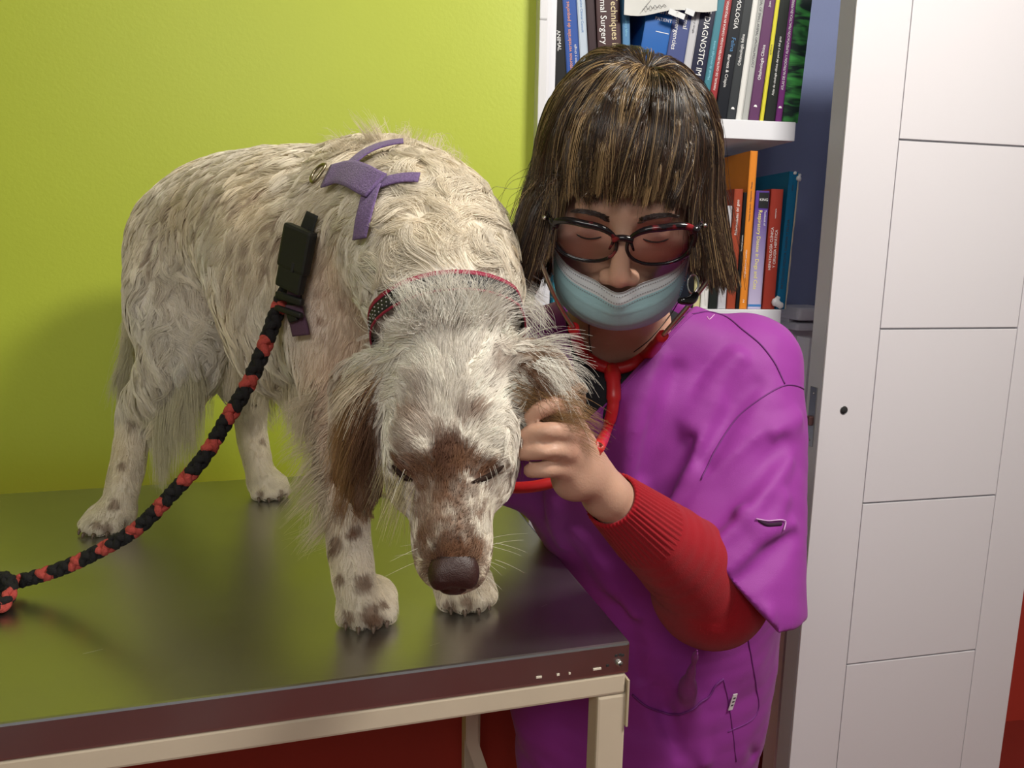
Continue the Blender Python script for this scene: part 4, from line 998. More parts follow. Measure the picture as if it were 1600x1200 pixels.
pbox('buckle_slot', Mb, (.004, .004, .0122), (.004, .010, .001), MATS['hole_dark'], .0003)
Ms = frame_on(s_side, int(n_s*.60)); msl = mat('mauve_webbing', (.10, .045, .085), .8, bump=.6, bscale=900)
pbox('slider', Ms, (0, -.002, .006), (.038, .008, .006), mblk, .002); pbox('slider', Ms, (0, .012, .006), (.038, .006, .006), mblk, .002)
strap('strap', ([s_side[0][i] for i in range(int(n_s*.5), int(n_s*.64))], [s_side[1][i] for i in range(int(n_s*.5), int(n_s*.64))]), .0095, msl, .003, parent=hr)
strap('strap', ([s_side[0][i] for i in range(int(n_s*.66), n_s)], [s_side[1][i] for i in range(int(n_s*.66), n_s)]), .012, msl, .0026, parent=hr)
pbox('keeper', frame_on(s_side, int(n_s*.78)), (0, 0, .005), (.013, .010, .004), mblk, .001)

cl_ = empty('collar', cc); tag(cl_, 'crimson edged dog collar with black dotted inner band around the neck', 'collar')
def band(name, w0, w1, off, m):
    V = []; n = len(COL)
    for i in range(n):
        for a, o in ((w0, off), (w1, off), (w1, off-.0016), (w0, off-.0016)): V.append(COL[i]+ca*(-a)+CN[i]*o)
    Fc = [(4*i+j, 4*i+(j+1) % 4, 4*((i+1) % n)+(j+1) % 4, 4*((i+1) % n)+j) for i in range(n) for j in range(4)]
    return link(name, mesh_from(name, V, Fc, True), m, cl_, True)
mcr = mat('crimson_webbing', (.30, .012, .05), .6, bump=.6, bscale=700)
band('webbing', .006, .0105, .0035, mcr); band('inner_band', -.0095, .006, .003, mat('black_dotted_band', (.02, .02, .022), .6, bump=.8, bscale=900)); band('edge', -.0115, -.0095, .0032, mcr)
mdt = mat('dot_grey', (.45, .42, .42), .5); me_d = None
for i in range(0, len(COL)):
    for k_ in range(2):
        for w_ in (-.0065, -.002, .0025):
            c_ = COL[i].lerp(COL[(i+1) % len(COL)], k_*.5)+ca*(-w_)
            if CN[i].y > .35: continue
            if me_d is None:
                bm = bmesh.new(); bmesh.ops.create_icosphere(bm, subdivisions=1, radius=.0008); me_d = bm_mesh('stud', bm)
            o = link('stud', me_d, mdt, cl_); o.matrix_basis = Matrix.Translation(c_+CN[i]*.0032-cc)

# leash: braided black cord with red sections
LP = [B(466, 392, .84), B(458, 430, .83), B(436, 480, .825), B(412, 545, .82), B(388, 600, .82), B(355, 655, .82), B(318, 715, .82), B(270, 770, .82), B(215, 825, .825), B(160, 858, .83), B(100, 887, .84), B(30, 908, .845), B(-20, 915, .85)]
lp = catmull(LP, 16)
seg_ = np.r_[0, np.cumsum(np.linalg.norm(np.diff(lp, axis=0), axis=1))]; LT = seg_[-1]
u_ = np.linspace(0, LT, 420); lc = np.stack([np.interp(u_, seg_, lp[:, i]) for i in range(3)], 1)
ls = empty('leash', LP[0]); tag(ls, 'braided black rope leash with short red bands sloping to the left edge', 'leash')
mrb = mat('rope_black', (.010, .009, .010), .9, bump=1.0, bscale=500, noise=.3, nscale=300); mrr = mat('rope_red', (.48, .07, .055), .9, bump=1.0, bscale=500, noise=.35, nscale=350)
def rope(lc, u_, R, sr, pitch, reds, parent, nst=4):
    T = np.gradient(lc, axis=0); T /= np.linalg.norm(T, axis=1)[:, None]; N = np.cross(T, (0, 0, 1.0)); N /= np.linalg.norm(N, axis=1)[:, None]; Bn = np.cross(T, N)
    for s_ in range(nst):
        # two strands wind each way, so they cross like a braid
        sg_ = 1 if s_ % 2 == 0 else -1; a = sg_*u_/pitch*2*math.pi+math.pi*(s_//2)+ (0 if sg_ > 0 else math.pi/2)
        rr = R*(1+.25*np.sin(2*u_/pitch*2*math.pi+(0 if sg_ > 0 else math.pi)))
        P = lc+(N*np.cos(a)[:, None]+Bn*np.sin(a)[:, None])*rr[:, None]
        V, Fc = tube_geo(P, sr, 7)
        me = mesh_from('strand', V, Fc, True); me.materials.append(mrb); me.materials.append(mrr)
        mi = np.zeros(len(Fc), np.int32)
        for q in range(len(Fc)-2):
            uu = u_[q//7]; mi[q] = 1 if any(abs(uu-r0) < hw_ for r0, hw_ in reds) else 0
        me.polygons.foreach_set('material_index', mi); link('strand', me, None, parent, True)
reds = []
for px, py in ((440, 478), (413, 537), (388, 594), (362, 645), (330, 692), (293, 745), (256, 792), (213, 826), (168, 856), (123, 880), (74, 900), (26, 909)):
    # nearest point of the cord as seen in the photograph
    pp = np.array([at(px, py, .72)]); d_ = ray(px, py); d_ = d_/np.linalg.norm(d_); rel = lc-np.array([0, 0, H]); off = np.linalg.norm(rel-(rel@d_)[:, None]*d_, axis=1)
    reds.append((u_[off.argmin()], .0072 if py > 500 else .005))
rope(lc, u_, .0040, .0046, .034, reds, ls)
k0 = empty('leash_knot', B(2, 945, .80)); tag(k0, 'knotted black and red bundle of rope at the left edge', 'knot')
kp = [B(-14, 905, .85), B(10, 903, .83), B(18, 920, .815), B(4, 942, .80), B(-14, 925, .82), B(4, 908, .84), B(13, 936, .81), B(-6, 948, .795), B(-26, 925, .83)]
kp = [(p[0], p[1], max(p[2], ZT+.009)) for p in kp]
kc_ = catmull(kp, 14); sg2 = np.r_[0, np.cumsum(np.linalg.norm(np.diff(kc_, axis=0), axis=1))]; uu = np.linspace(0, sg2[-1], 180); kc_ = np.stack([np.interp(uu, sg2, kc_[:, i]) for i in range(3)], 1)
rope(kc_, uu, .0034, .0038, .030, [(.008, .004), (.07, .005), (.13, .005), (.19, .004)], k0)
# ================================================================== PERSON
yaw, bow, tilt = math.radians(-7), math.radians(33), math.radians(2.0)
VR = (Matrix.Rotation(yaw, 3, 'Z') @ Matrix.Rotation(tilt, 3, 'Y') @ Matrix.Rotation(bow, 3, 'X'))
VRn = np.array(VR)
GC = Vector(at(972, 379, .735)); VC = GC-VR@Vector((0, -.104, 0))
def hl(x, y, z): return tuple(VC+VR@Vector((x, y, z)))
JL = Vector((.304, 1.00, 1.152)); JR = Vector((-.035, .99, 1.165))        # shoulder joints, image right / left
EL = Vector(at(1112, 915, .875)); WR = Vector(at(946, 772, .722))         # elbow and wrist of the arm in view
ER = Vector(at(808, 715, 1.03)); WR2 = Vector(at(735, 640, .955))         # the other arm, behind the dog
person = empty('person', (.2, 1.13, 0)); tag(person, 'person in purple scrubs over red sweater bending over the dog, face mask and glasses', 'person')
SDF.hard = True
bp_ = SDF((-.17, .62, .70), (.44, 1.28, 1.48), .0028)
R3 = VRn
bp_.ball(hl(0, .014, .036), (.073, .090, .080), .02, R3)
bp_.ball(hl(0, -.026, -.022), (.062, .062, .084), .025, R3)
bp_.ball(hl(0, -.052, -.084), (.033, .032, .028), .03, R3)
for s_ in (-1, 1):
    bp_.ball(hl(.040*s_, -.060, -.018), (.024, .022, .024), .02, R3)
    bp_.ball(hl(.048*s_, -.010, -.060), (.020, .034, .030), .03, R3)
    bp_.ball(hl(.072*s_, .014, -.008), (.006, .017, .029), .006, R3)
bp_.cap(hl(-.036, -.080, .022), hl(.036, -.080, .022), .011, .011, .016)
bp_.ball(hl(0, -.080, -.062), (.030, .022, .022), .02, R3)
for s_ in (-1, 1): bp_.ball(hl(.033*s_, -.102, -.002), (.019, .014, .013), .012, R3, 'cut')
for s_ in (-1, 1): bp_.ball(hl(.032*s_, -.0745, -.003), (.0150, .0135, .0115), .005, R3)
bp_.limb([(*hl(0, -.085, .016), .0095), (*hl(0, -.099, -.006), .0085), (*hl(0, -.107, -.026), .0098), (*hl(0, -.110, -.035), .0112)], k=.010)
for s_ in (-1, 1): bp_.ball(hl(.012*s_, -.103, -.040), (.0085, .010, .008), .006, R3)
for s_ in (-1, 1): bp_.ball(hl(.006*s_, -.110, -.048), (.0035, .005, .004), .003, R3, 'cut')
bp_.ball(hl(0, -.096, -.068), (.022, .010, .0055), .006, R3); bp_.ball(hl(0, -.094, -.078), (.019, .010, .006), .006, R3)
NB = Vector(at(962, 560, .93))                                            # pit of the neck
bp_.limb([(*hl(0, .030, -.045), .056), (*hl(0, .040, -.095), .053), (NB.x+.012, NB.y+.045, NB.z+.045, .054), (NB.x+.018, NB.y+.085, NB.z-.02, .060)], k=.03)
TF = (0.15, -1, .35)
bp_.limb([(.205, 1.145, .66, .150), (.20, 1.13, .80, .135), (.185, 1.09, .94, .135), (.155, 1.05, 1.07, .140), (.145, 1.01, 1.15, .10)], k=.03, flat=(TF, .68))
for J, s_ in ((JL, 1), (JR, -1)):
    bp_.cap((NB.x+.02+.03*s_, NB.y+.065, NB.z-.01), J, .038, .044, .04)
WD_ = (WR-EL).normalized()
bp_.limb([(*JL, .050), (*(JL.lerp(EL, .5)), .042), (*EL, .036)], k=.03); bp_.limb([(*EL, .036), (*EL.lerp(WR, .4), .036), (*EL.lerp(WR, .85), .026), (*WR, .0235)], k=.02)
bp_.limb([(*JR, .050), (*(JR.lerp(ER, .5)), .042), (*ER, .036)], k=.03); bp_.limb([(*ER, .036), (*ER.lerp(WR2, .8), .027), (*WR2, .024)], k=.02)
# hand in view: palm web, knuckles, four fingers and thumb
def hq(px, py, Y, r): p = at(px, py, Y); return (p.x, p.y, p.z, r)
K = [hq(889, 648, .684, .0098), hq(894, 679, .670, .0100), hq(888, 706, .665, .0096), hq(881, 731, .670, .0088)]
wr = (*WR, .0235); 
for k_ in K:
    a = np.array(wr[:3])*.62+np.array(k_[:3])*.38+np.array((0, .003, 0)); bp_.limb([(*WR, .0215), (*a, .0165), k_], k=.005)
bp_.cap(K[0][:3], K[3][:3], .0095, .0088, .008)
bp_.limb([K[0], hq(868, 634, .668, .0086), hq(846, 640, .664, .0082), hq(830, 652, .668, .0072)], k=.003)
bp_.limb([K[1], hq(864, 674, .654, .0086), hq(838, 676, .656, .0082), hq(820, 682, .664, .0074)], k=.003)
bp_.limb([K[2], hq(858, 705, .651, .0084), hq(832, 705, .654, .0080), hq(812, 708, .664, .0072)], k=.003)
bp_.limb([K[3], hq(856, 733, .657, .0080), hq(838, 734, .658, .0076), hq(829, 735, .664, .0070)], k=.003)
bp_.limb([hq(925, 745, .716, .015), hq(893, 735, .706, .0125), hq(864, 712, .700, .0098), hq(838, 694, .698, .0082)], k=.010)
bp_.ball(hq(893, 752, .69, 1)[:3], .017, .02)
# creases where fingers bend
for (px, py, Y) in ((874, 691, .648), (872, 718, .648)):
    bp_.limb([hq(px-22, py+1, Y, .0022), hq(px, py, Y-.002, .0022), hq(px+8, py, Y+.004, .0016)], k=.003, mode='cut')
# far hand, holding the chest piece against the dog's shoulder
d2_ = (WR2-ER).normalized(); sd = Vector((.35, -.3, .85)).normalized(); hc2 = WR2+d2_*.045
bp_.limb([(*WR2, .024), (*hc2, .026)], k=.02)
for i, a in enumerate((-.027, -.009, .009, .027)):
    p = hc2+d2_*.025+sd*a; L_ = (.055, .066, .070, .060)[3-i]
    bp_.limb([(*p, .0095), (*(p+d2_*L_*.5+Vector((0, -.010, 0))), .0085), (*(p+d2_*L_*.85+Vector((0, -.028, 0))), .0072)], k=.003)
bp_.limb([(*(hc2+sd*.02), .013), (*(hc2+sd*.045+d2_*.02), .0105), (*(hc2+sd*.052+d2_*.045), .0085)], k=.008)
body_me = bp_.mesh('body', 2); VB = verts(body_me)
bvb = BVHTree.FromPolygons([tuple(v) for v in VB], [tuple(p.vertices) for p in body_me.polygons])
loc = (VB-np.array(VC))@VRn                                               # head-local coordinates
SK_ = np.array((.56, .33, .235)); c = SK_*(.94+.12*NZ(VB, 60)[:, None])
def blot(p, r, col, a):
    global c
    d = np.linalg.norm(VB-np.array(p), axis=1)/r; w_ = (smooth01(1.3-d)*a)[:, None]; c = c*(1-w_)+np.array(col)*w_
for k_ in K: blot(k_[:3], .012, (.60, .27, .20), .55)
for s_ in (-1, 1):
    blot(hl(.032*s_, -.092, .004), .0135, (.22, .12, .11), .65); blot(hl(.045*s_, -.082, -.022), .022, (.62, .30, .24), .4)
blot(hl(0, -.126, -.035), .015, (.60, .28, .21), .4)
scalp = (loc[:, 2] > .052+.25*np.maximum(0, loc[:, 1]+.02)*-1) & (np.linalg.norm(loc-(0, .014, .036), axis=1) < .1) & ((loc[:, 2] > .055) | (loc[:, 1] > -.035)) & (loc[:, 2] > -.06) & ((loc[:, 1] > .0) | (loc[:, 2] > .05))
c[scalp] = (.030, .018, .012)
paint(body_me, c)
mskin = mat('skin', (1, 1, 1), .48, attr='Col', spec=.4, bump=.25, bscale=500)
b = mskin.node_tree.nodes['Principled BSDF']; b.inputs['Subsurface Weight'].default_value = .18; b.inputs['Subsurface Scale'].default_value = .006; b.inputs['Subsurface Radius'].default_value = (1, .35, .2)
link('body', body_me, mskin, person, True)

# brows, lashes
mbrow = bpy.data.materials.new('hair_strands'); mbrow.use_nodes = True; nt = mbrow.node_tree; b = nt.nodes['Principled BSDF']
a_t = nt.nodes.new('ShaderNodeAttribute'); a_t.attribute_name = 'Col'; nt.links.new(a_t.outputs['Color'], b.inputs['Base Color']); b.inputs['Roughness'].default_value = .26; b.inputs['Specular IOR Level'].default_value = .7
hb = []
gr_ = np.random.RandomState(9)
for s_ in (-1, 1):
    for _ in range(420):
        t = gr_.rand(); x = .014+.040*t; z = .017+.010*math.sin(t*2.3)-.004*t+gr_.uniform(-.0040, .0036)*(1-.5*t)
        p = Vector(hl(x*s_, -.12, z)); q, n_, _, _ = bvb.find_nearest(Vector(hl(x*s_, -.095+.25*(x-.02)**2*4, z)))
        d = VR@Vector((s_*.9, 0, .35-.5*t)); L_ = .0065
        hb.append([tuple(q), tuple(q+d*L_*.5+n_*.0012), tuple(q+d*L_+n_*.0008)])
hb = np.array(hb); hair_object('eyebrows', hb, np.full(hb.shape[:2], .00022), np.tile((.035, .018, .012), (len(hb), 1)), mbrow, person)
mlash = mat('lash_dark', (.02, .012, .010), .6)
for s_ in (-1, 1):
    A_ = []
    for t in np.linspace(-1, 1, 11):
        q, n_, _, _ = bvb.find_nearest(Vector(hl(.0325*s_+.0125*t, -.089+.004*t*t, -.0065-.003*(1-t*t)))); A_.append(tuple(q+n_*.0003))
    tube('eyelash_line', A_, [.0004]+[.0009]*9+[.0004], mlash, person, 6)

# ------------------------------------------------------------------ hair (bob with fringe)
NH = 34000; g_ = np.random.RandomState(21)
NBV = vnorms(body_me)
ok = np.where((np.linalg.norm((loc-(0, .014, .036))/(.073, .090, .080), axis=1) < 1.12) & ((loc[:, 2] > .062) | ((loc[:, 1] > -.02) & (loc[:, 2] > .005)) | ((loc[:, 1] > .03) & (loc[:, 2] > -.035))))[0]
ri = g_.choice(ok, NH); P = VB[ri]+g_.randn(NH, 3)*.0012; Nr = NBV[ri]
lr = (P-np.array(VC))@VRn
crown = np.array((.012, .020, .118))
NC2 = 1300; ci2 = g_.choice(NH, NC2, replace=False); kc = KDTree(NC2)
for i, j in enumerate(ci2): kc.insert(P[j], i)
kc.balance(); cl2 = np.array([kc.find(p)[1] for p in P])
rad_d = lr-crown; rad_d[:, 2] *= .3; rad_d /= np.linalg.norm(rad_d, axis=1)[:, None]+1e-6
# fringe roots sweep forward
front = smooth01((-.0-lr[:, 1])/.05)
rad_d = rad_d*(1-.55*front[:, None])+np.stack([lr[:, 0]*2.2, np.full(NH, -1.0), np.full(NH, -.3)], 1)*.55*front[:, None]
Dw = rad_d@VRn.T; Dw /= np.linalg.norm(Dw, axis=1)[:, None]
cr_ = g_.randn(NC2, 3)*.10; Dw = Dw+cr_[cl2]+g_.randn(NH, 3)*.035
layer = .004+.013*g_.rand(NC2)[cl2]+.003*g_.rand(NH)
SM = 44; stp = .0065; path = [P.copy()]; cph2 = g_.rand(NC2)*6.28; cwd = g_.randn(NC2, 3)*.5
side = np.sign(lr[:, 0])
for k_ in range(1, SM):
    Nn = bp_.grad(P); dd = bp_.sample(P); onh = (dd < .03)
    # only the head pushes hair outwards; treat it as a smooth egg
    q = (P-np.array(VC))@VRn-np.array((0, .012, .022)); e = q/np.array((.079, .094, .096)); en = np.linalg.norm(e, axis=1)
    nl = q/np.array((.079, .094, .096))**2; nl /= np.linalg.norm(nl, axis=1)[:, None]; nw = nl@VRn.T
    sdist = (en-1)*.085
    T = Dw-nw*(Dw*nw).sum(1)[:, None]; T /= np.linalg.norm(T, axis=1)[:, None]+1e-9
    low = smooth01((.045-q[:, 2])/.07)[:, None]
    Vv = T*(1-.86*low)+np.array([0, 0, -1.0])*(.25+.9*low)+np.array([1.0, -.1, 0])*np.where(lr[:, 0] < 0, -.24, .17)[:, None]*low*smooth01((np.abs(q[:, 0])-.045)/.02)[:, None]+cwd[cl2]*(np.sin(cph2[cl2]+k_*.14)*.12)[:, None]
    Vv = Vv-nw*np.minimum(0, (Vv*nw).sum(1))[:, None]*smooth01((.022-sdist)/.02)[:, None]
    Vv /= np.linalg.norm(Vv, axis=1)[:, None]+1e-9
    P = P+Vv*stp
    q = (P-np.array(VC))@VRn-np.array((0, .012, .022)); en = np.linalg.norm(q/np.array((.079, .094, .096)), axis=1); sdist = (en-1)*.085
    tg = np.minimum(layer, .0035*k_)
    P = P+nw*np.clip(tg-sdist, 0, .01)[:, None]
    path.append(P.copy())
path = np.stack(path, 1)
pl = (path.reshape(-1, 3)-np.array(VC))@VRn; pl = pl.reshape(NH, SM, 3)
cutn = (g_.rand(NC2)[cl2]-.5)*.022+(g_.rand(NH)-.5)*.010
inf = (np.abs(pl[:, :, 0]) < .060) & (pl[:, :, 1] < -.045)
bang_stop = inf & (pl[:, :, 2] < (.053+cutn[:, None]+.9*np.abs(pl[:, :, 0])**1.5*-1.2))
sid = np.where(pl[:, :, 0] < 0, 1.288, 1.300)
side_stop = path[:, :, 2] < sid+(cutn*1.6)[:, None]-.02*smooth01((np.abs(pl[:, :, 0])-.07)/.03)
stop = bang_stop | side_stop; si = np.where(stop.any(1), stop.argmax(1), SM-1); si = np.maximum(si, 3)
KH = 13; fr = np.linspace(0, 1, KH)[None]*si[:, None]; i0 = np.minimum(fr.astype(int), SM-2); ff = (fr-i0)[..., None]
rows = np.arange(NH)[:, None]; HS = path[rows, i0]*(1-ff)+path[rows, i0+1]*ff
mean = np.zeros((NC2, KH, 3)); np.add.at(mean, cl2, HS); mean /= np.bincount(cl2, minlength=NC2)[:, None, None]+1e-9
wt = (np.linspace(0, 1, KH)**.8*.55)[None, :, None]; HS = HS*(1-wt)+mean[cl2]*wt
stray = g_.rand(NH) < .035; HS[stray] += (g_.randn(stray.sum(), 1, 3)*.006)*np.linspace(0, 1, KH)[None, :, None]
base = np.array((.028, .015, .009)); warm = np.array((.09, .042, .020)); blond = np.array((.52, .34, .16))
cc_ = base+(warm-base)*g_.rand(NC2, 1)**1.5; streak = g_.rand(NC2) < (.15+.18*np.exp(-((lr[ci2, 0]-.0)/.03)**2)); cc_[streak] = blond*g_.uniform(.45, 1.1, (streak.sum(), 1))
mxr = (g_.rand(NH) < .25)[:, None]; hc3 = np.where(mxr, (base+(warm-base)*g_.rand(NH, 1)), cc_[cl2])*g_.uniform(.75, 1.25, (NH, 1)); s2 = g_.rand(NH) < .07; hc3[s2] = blond*.9
darkroot = np.where((g_.rand(NH) < .6) & (np.linalg.norm(lr-crown, axis=1) < .05), .4, 1)[:, None]
hair_object('hair', HS, np.linspace(1, .45, KH)[None]*np.full((NH, 1), .00021), np.clip(hc3*darkroot, 0, 1), mbrow, person)

# ------------------------------------------------------------------ clothes
def wedge_cut(P, Fv, planes, k=.0):
    d = None
    for p0, n_ in planes:
        e = (P-np.array(p0, dtype=np.float32))@np.array(n_, dtype=np.float32); d = e if d is None else np.maximum(d, e)
    return np.maximum(Fv, -d)
def vplane(a, b, side_pt):                      # plane through the camera ray fan of two photo points; negative on the side of side_pt
    A_, B_ = Vector(ray(*a)), Vector(ray(*b)); n_ = A_.cross(B_).normalized()
    if n_.dot(Vector(ray(*side_pt))) > 0: n_ = -n_
    return (0, 0, H), tuple(n_)
TS = [(.215, 1.150, .50, .200), (.232, 1.14, .66, .200), (.238, 1.12, .80, .190), (.225, 1.085, .93, .185), (.165, 1.045, 1.05, .172), (.15, 1.01, 1.14, .125)]
SL = [(*JL, .072), (*(JL.lerp(EL, .35)+Vector((.008, 0, 0))), .082), (*(JL.lerp(EL, .75)+Vector((.006, 0, 0))), .095), (*(EL+(EL-JL).normalized()*.02+Vector((.012, .006, 0))), .102)]
def build_scrubs(infl):
    S = SDF((-.20, .72, .46), (.50, 1.40, 1.32), .0036)
    S.limb([(x, y, z, r+infl) for x, y, z, r in TS], k=.03, flat=(TF, .70))
    S.ball((.16, .985, 1.02), (.135+infl, .075+infl, .09+infl), .04)
    S.ball((.15, .985, 1.10), (.125+infl, .085+infl, .085+infl), .04)
    S.ball(at(858, 1070, 1.10), (.06+infl, .06+infl, .10+infl), .05)
    S.cap((NB.x+.085, NB.y+.055, NB.z+.012), JL, .046+infl, .070+infl, .04); S.cap((NB.x-.035, NB.y+.055, NB.z+.012), JR, .046+infl, .066+infl, .04)
    return S
SC_ = build_scrubs(.0); tor = SC_.copy()
SC_.limb([(*JR, .070), (*JR.lerp(ER, .5), .072), (*ER, .066)], k=.03)
SV_ = SDF(SC_.lo, SC_.lo+SC_.h*(SC_.n-1), SC_.h); SV_.n = SC_.n; SV_.F = np.full(SC_.n, 1e3, np.float32); SV_.limb(SL, k=.01)
both = SC_.copy(); hh_ = np.maximum(.03-np.abs(both.F-SV_.F), 0)/.03; both.F = np.minimum(both.F, SV_.F)-hh_*hh_*.03/4
# first surface, on which the folds are laid where the cloth pulls
V0, F0 = both.geo(); bs0 = BVHTree.FromPolygons([tuple(v) for v in V0], [tuple(f) for f in F0])
def sc_hit(px, py):
    h_ = bs0.ray_cast(CAMP, Vector(ray(px, py)).normalized()); 
    if h_[0] is None: h_ = bs0.find_nearest(at(px, py, .95))
    return h_[0], h_[1]
def fold(pts, r, mode='add', k=.018, dep=None):
    rows = []; dep = dep if dep is not None else (-.35 if mode == 'add' else .50); n = len(pts)
    for i, (px, py) in enumerate(pts):
        p, n_ = sc_hit(px, py); t = math.sin(math.pi*(i+.35)/(n-.3)) if n > 2 else 1; rr = r*max(.35, t); p = p+n_*rr*dep; rows.append((*p, rr))
    mid = np.array([rows[len(rows)//2][:3]])
    for T_g in (SC_, SV_):
        if mode == 'cut' or T_g.sample(mid)[0] < .02: T_g.limb(rows, k=k, sub=3, mode=mode)
fold([(1245, 655), (1190, 700), (1120, 770), (1060, 850)], .013); fold([(1235, 720), (1180, 790), (1120, 850), (1090, 880)], .011)
fold([(1200, 690), (1140, 750), (1080, 820)], .012, 'cut'); fold([(1225, 690), (1160, 765), (1090, 850)], .008, 'cut')
fold([(1120, 640), (1080, 720), (1040, 800)], .013); fold([(1095, 660), (1050, 750), (1010, 830)], .012, 'cut')
fold([(1025, 560), (1000, 620), (985, 700), (975, 780)], .014); fold([(1060, 580), (1035, 660), (1010, 740)], .014, 'cut'); fold([(955, 640), (940, 720), (945, 800)], .012, 'cut')
fold([(1150, 560), (1110, 610), (1080, 660)], .011); fold([(1180, 600), (1140, 650), (1100, 720)], .012, 'cut')
fold([(1225, 780), (1190, 850), (1130, 895)], .013); fold([(1235, 830), (1195, 880), (1160, 905)], .010, 'cut')
fold([(1160, 800), (1200, 830), (1240, 820)], .008); fold([(1010, 1000), (1030, 1080), (1060, 1180)], .014, 'cut'); fold([(1090, 1010), (1075, 1100), (1100, 1190)], .012)
fold([(1200, 960), (1190, 1060), (1200, 1180)], .011); fold([(1180, 970), (1172, 1060), (1178, 1180)], .009, 'cut'); fold([(840, 640), (835, 720), (850, 800)], .012, 'cut'); fold([(870, 700), (860, 780), (880, 850)], .011)
fold([(960, 900), (980, 980), (1000, 1060)], .013, 'cut'); fold([(900, 830), (950, 900), (990, 960)], .012)
n1 = Vector(W3(-.76, .65, .1)).normalized(); h1 = Vector(at(1112, 886, .84))
n2 = Vector(W3(.05, 1, 0)).normalized(); h2 = Vector(at(1190, 944, .90))
SV_.field(lambda P, Fv: np.maximum(Fv, np.maximum((P-np.array(h1, dtype=np.float32))@np.array(n1, dtype=np.float32), (P-np.array(h2, dtype=np.float32))@np.array(n2, dtype=np.float32))))
SV_.limb([(*JL.lerp(EL, .50), .052), (*JL.lerp(EL, .8), .066), (*(EL+Vector((.008, -.006, -.01))), .078), (*(EL+(EL-JL).normalized()*.06), .084)], k=.006, mode='cut')
hh_ = np.maximum(.016-np.abs(SC_.F-SV_.F), 0)/.016; SC_.F = np.minimum(SC_.F, SV_.F)-hh_*hh_*.016/4
SC_.field(lambda P, Fv: np.where(np.abs(Fv) < .03, Fv+.007*(NZ(P+4, 14)-.5)+.003*(NZ2(P+4, 33)-.5), Fv))
apex = (914, 660)
pv = [vplane(apex, (1100, 462), (960, 520)), vplane(apex, (872, 440), (960, 520)), ((0, 1.03, 0), (0, 1, 0))]
SC_.field(lambda P, Fv: wedge_cut(P, Fv, pv))
mscr = mat('purple_scrubs', (.29, .035, .30), .6, noise=.06, nscale=10, bump=.25, bscale=1200, sheen=.06, spec=.3)
scr = link('scrubs_top', SC_.mesh('scrubs', 2), mscr, person, True)
bsc = BVHTree.FromPolygons([tuple(v.co) for v in scr.data.vertices], [tuple(p.vertices) for p in scr.data.polygons])
def s_line(pts, off=.0004, n=8):
    rows = []
    for px, py in pts:
        h_ = bsc.ray_cast(CAMP, Vector(ray(px, py)).normalized())
        if h_[0] is None: h_ = bsc.find_nearest(at(px, py, .95))
        rows.append(tuple(h_[0]))
    out = []
    for p in catmull(rows, n):
        q, n_, _, _ = bsc.find_nearest(Vector(p)); out.append(tuple(q+n_*off))
    return out
mseam = mat('scrubs_seam', (.16, .02, .18), .7)
tube('seam', s_line([(1088, 474), (1120, 490), (1160, 515), (1190, 540), (1212, 570), (1226, 600)]), .0011, mseam, scr, 6)
tube('seam', s_line([(1258, 608), (1228, 602), (1190, 622), (1150, 655), (1120, 700), (1095, 750)]), .0009, mseam, scr, 6)
tube('seam', s_line([(1166, 965), (1176, 1040), (1184, 1110), (1190, 1190)]), .0010, mseam, scr, 6)
tube('stitching', s_line([(1121, 466), (1120, 480), (1116, 492)]), .0006, mat('pink_thread', (.75, .45, .70), .6), scr, 6)
pk = s_line([(988, 1085), (1010, 1103), (1045, 1115), (1080, 1108), (1105, 1090), (1118, 1070), (1130, 1060)], .0012)
tube('pocket_edge', pk, .0016, mseam, scr, 6); tube('seam', s_line([(1130, 1060), (1140, 1110), (1150, 1190)]), .0008, mseam, scr, 6)
# neckline hem
tube('neck_hem', s_line([(1090, 478), (1060, 512), (1020, 556), (975, 604), (925, 656)], .0002), .0012, mscr, scr, 6)
# tear with frayed edge
q = [s_line([(1184, 812), (1200, 820), (1222, 818)], .0004)]
tube('tear', q[0], [.0003]+[.0022]*(len(q[0])-2)+[.0003], mat('tear_dark', (.03, .005, .03), .9), scr, 8)
tube('tear_edge', s_line([(1180, 811), (1200, 815), (1224, 814), (1222, 828)], .002), .0009, mat('frayed_lilac', (.55, .30, .56), .8), scr, 6)
# white label at the pocket
p, n_, _, _ = bsc.ray_cast(CAMP, Vector(ray(1142, 1094)).normalized()); up_ = Vector((0, 0, 1)); xr = up_.cross(n_).normalized(); zu = n_.cross(xr)
ML = Matrix(((xr.x, n_.x, zu.x, p.x), (xr.y, n_.y, zu.y, p.y), (xr.z, n_.z, zu.z, p.z), (0, 0, 0, 1))) @ Matrix.Rotation(.12, 4, 'Y')
bm = bmesh.new(); add_box(bm, (0, .004, 0), (.008, .0012, .027), ML); lab = link('garment_label', bm_mesh('l', bm), mat('label_white', (.70, .66, .68), .7), scr, True)
for dz in (-.005, .001, .007):
    bm = bmesh.new(); add_box(bm, (0, .0048, dz), (.0045, .0004, .0022), ML); link('print', bm_mesh('l', bm), dk, lab, True)

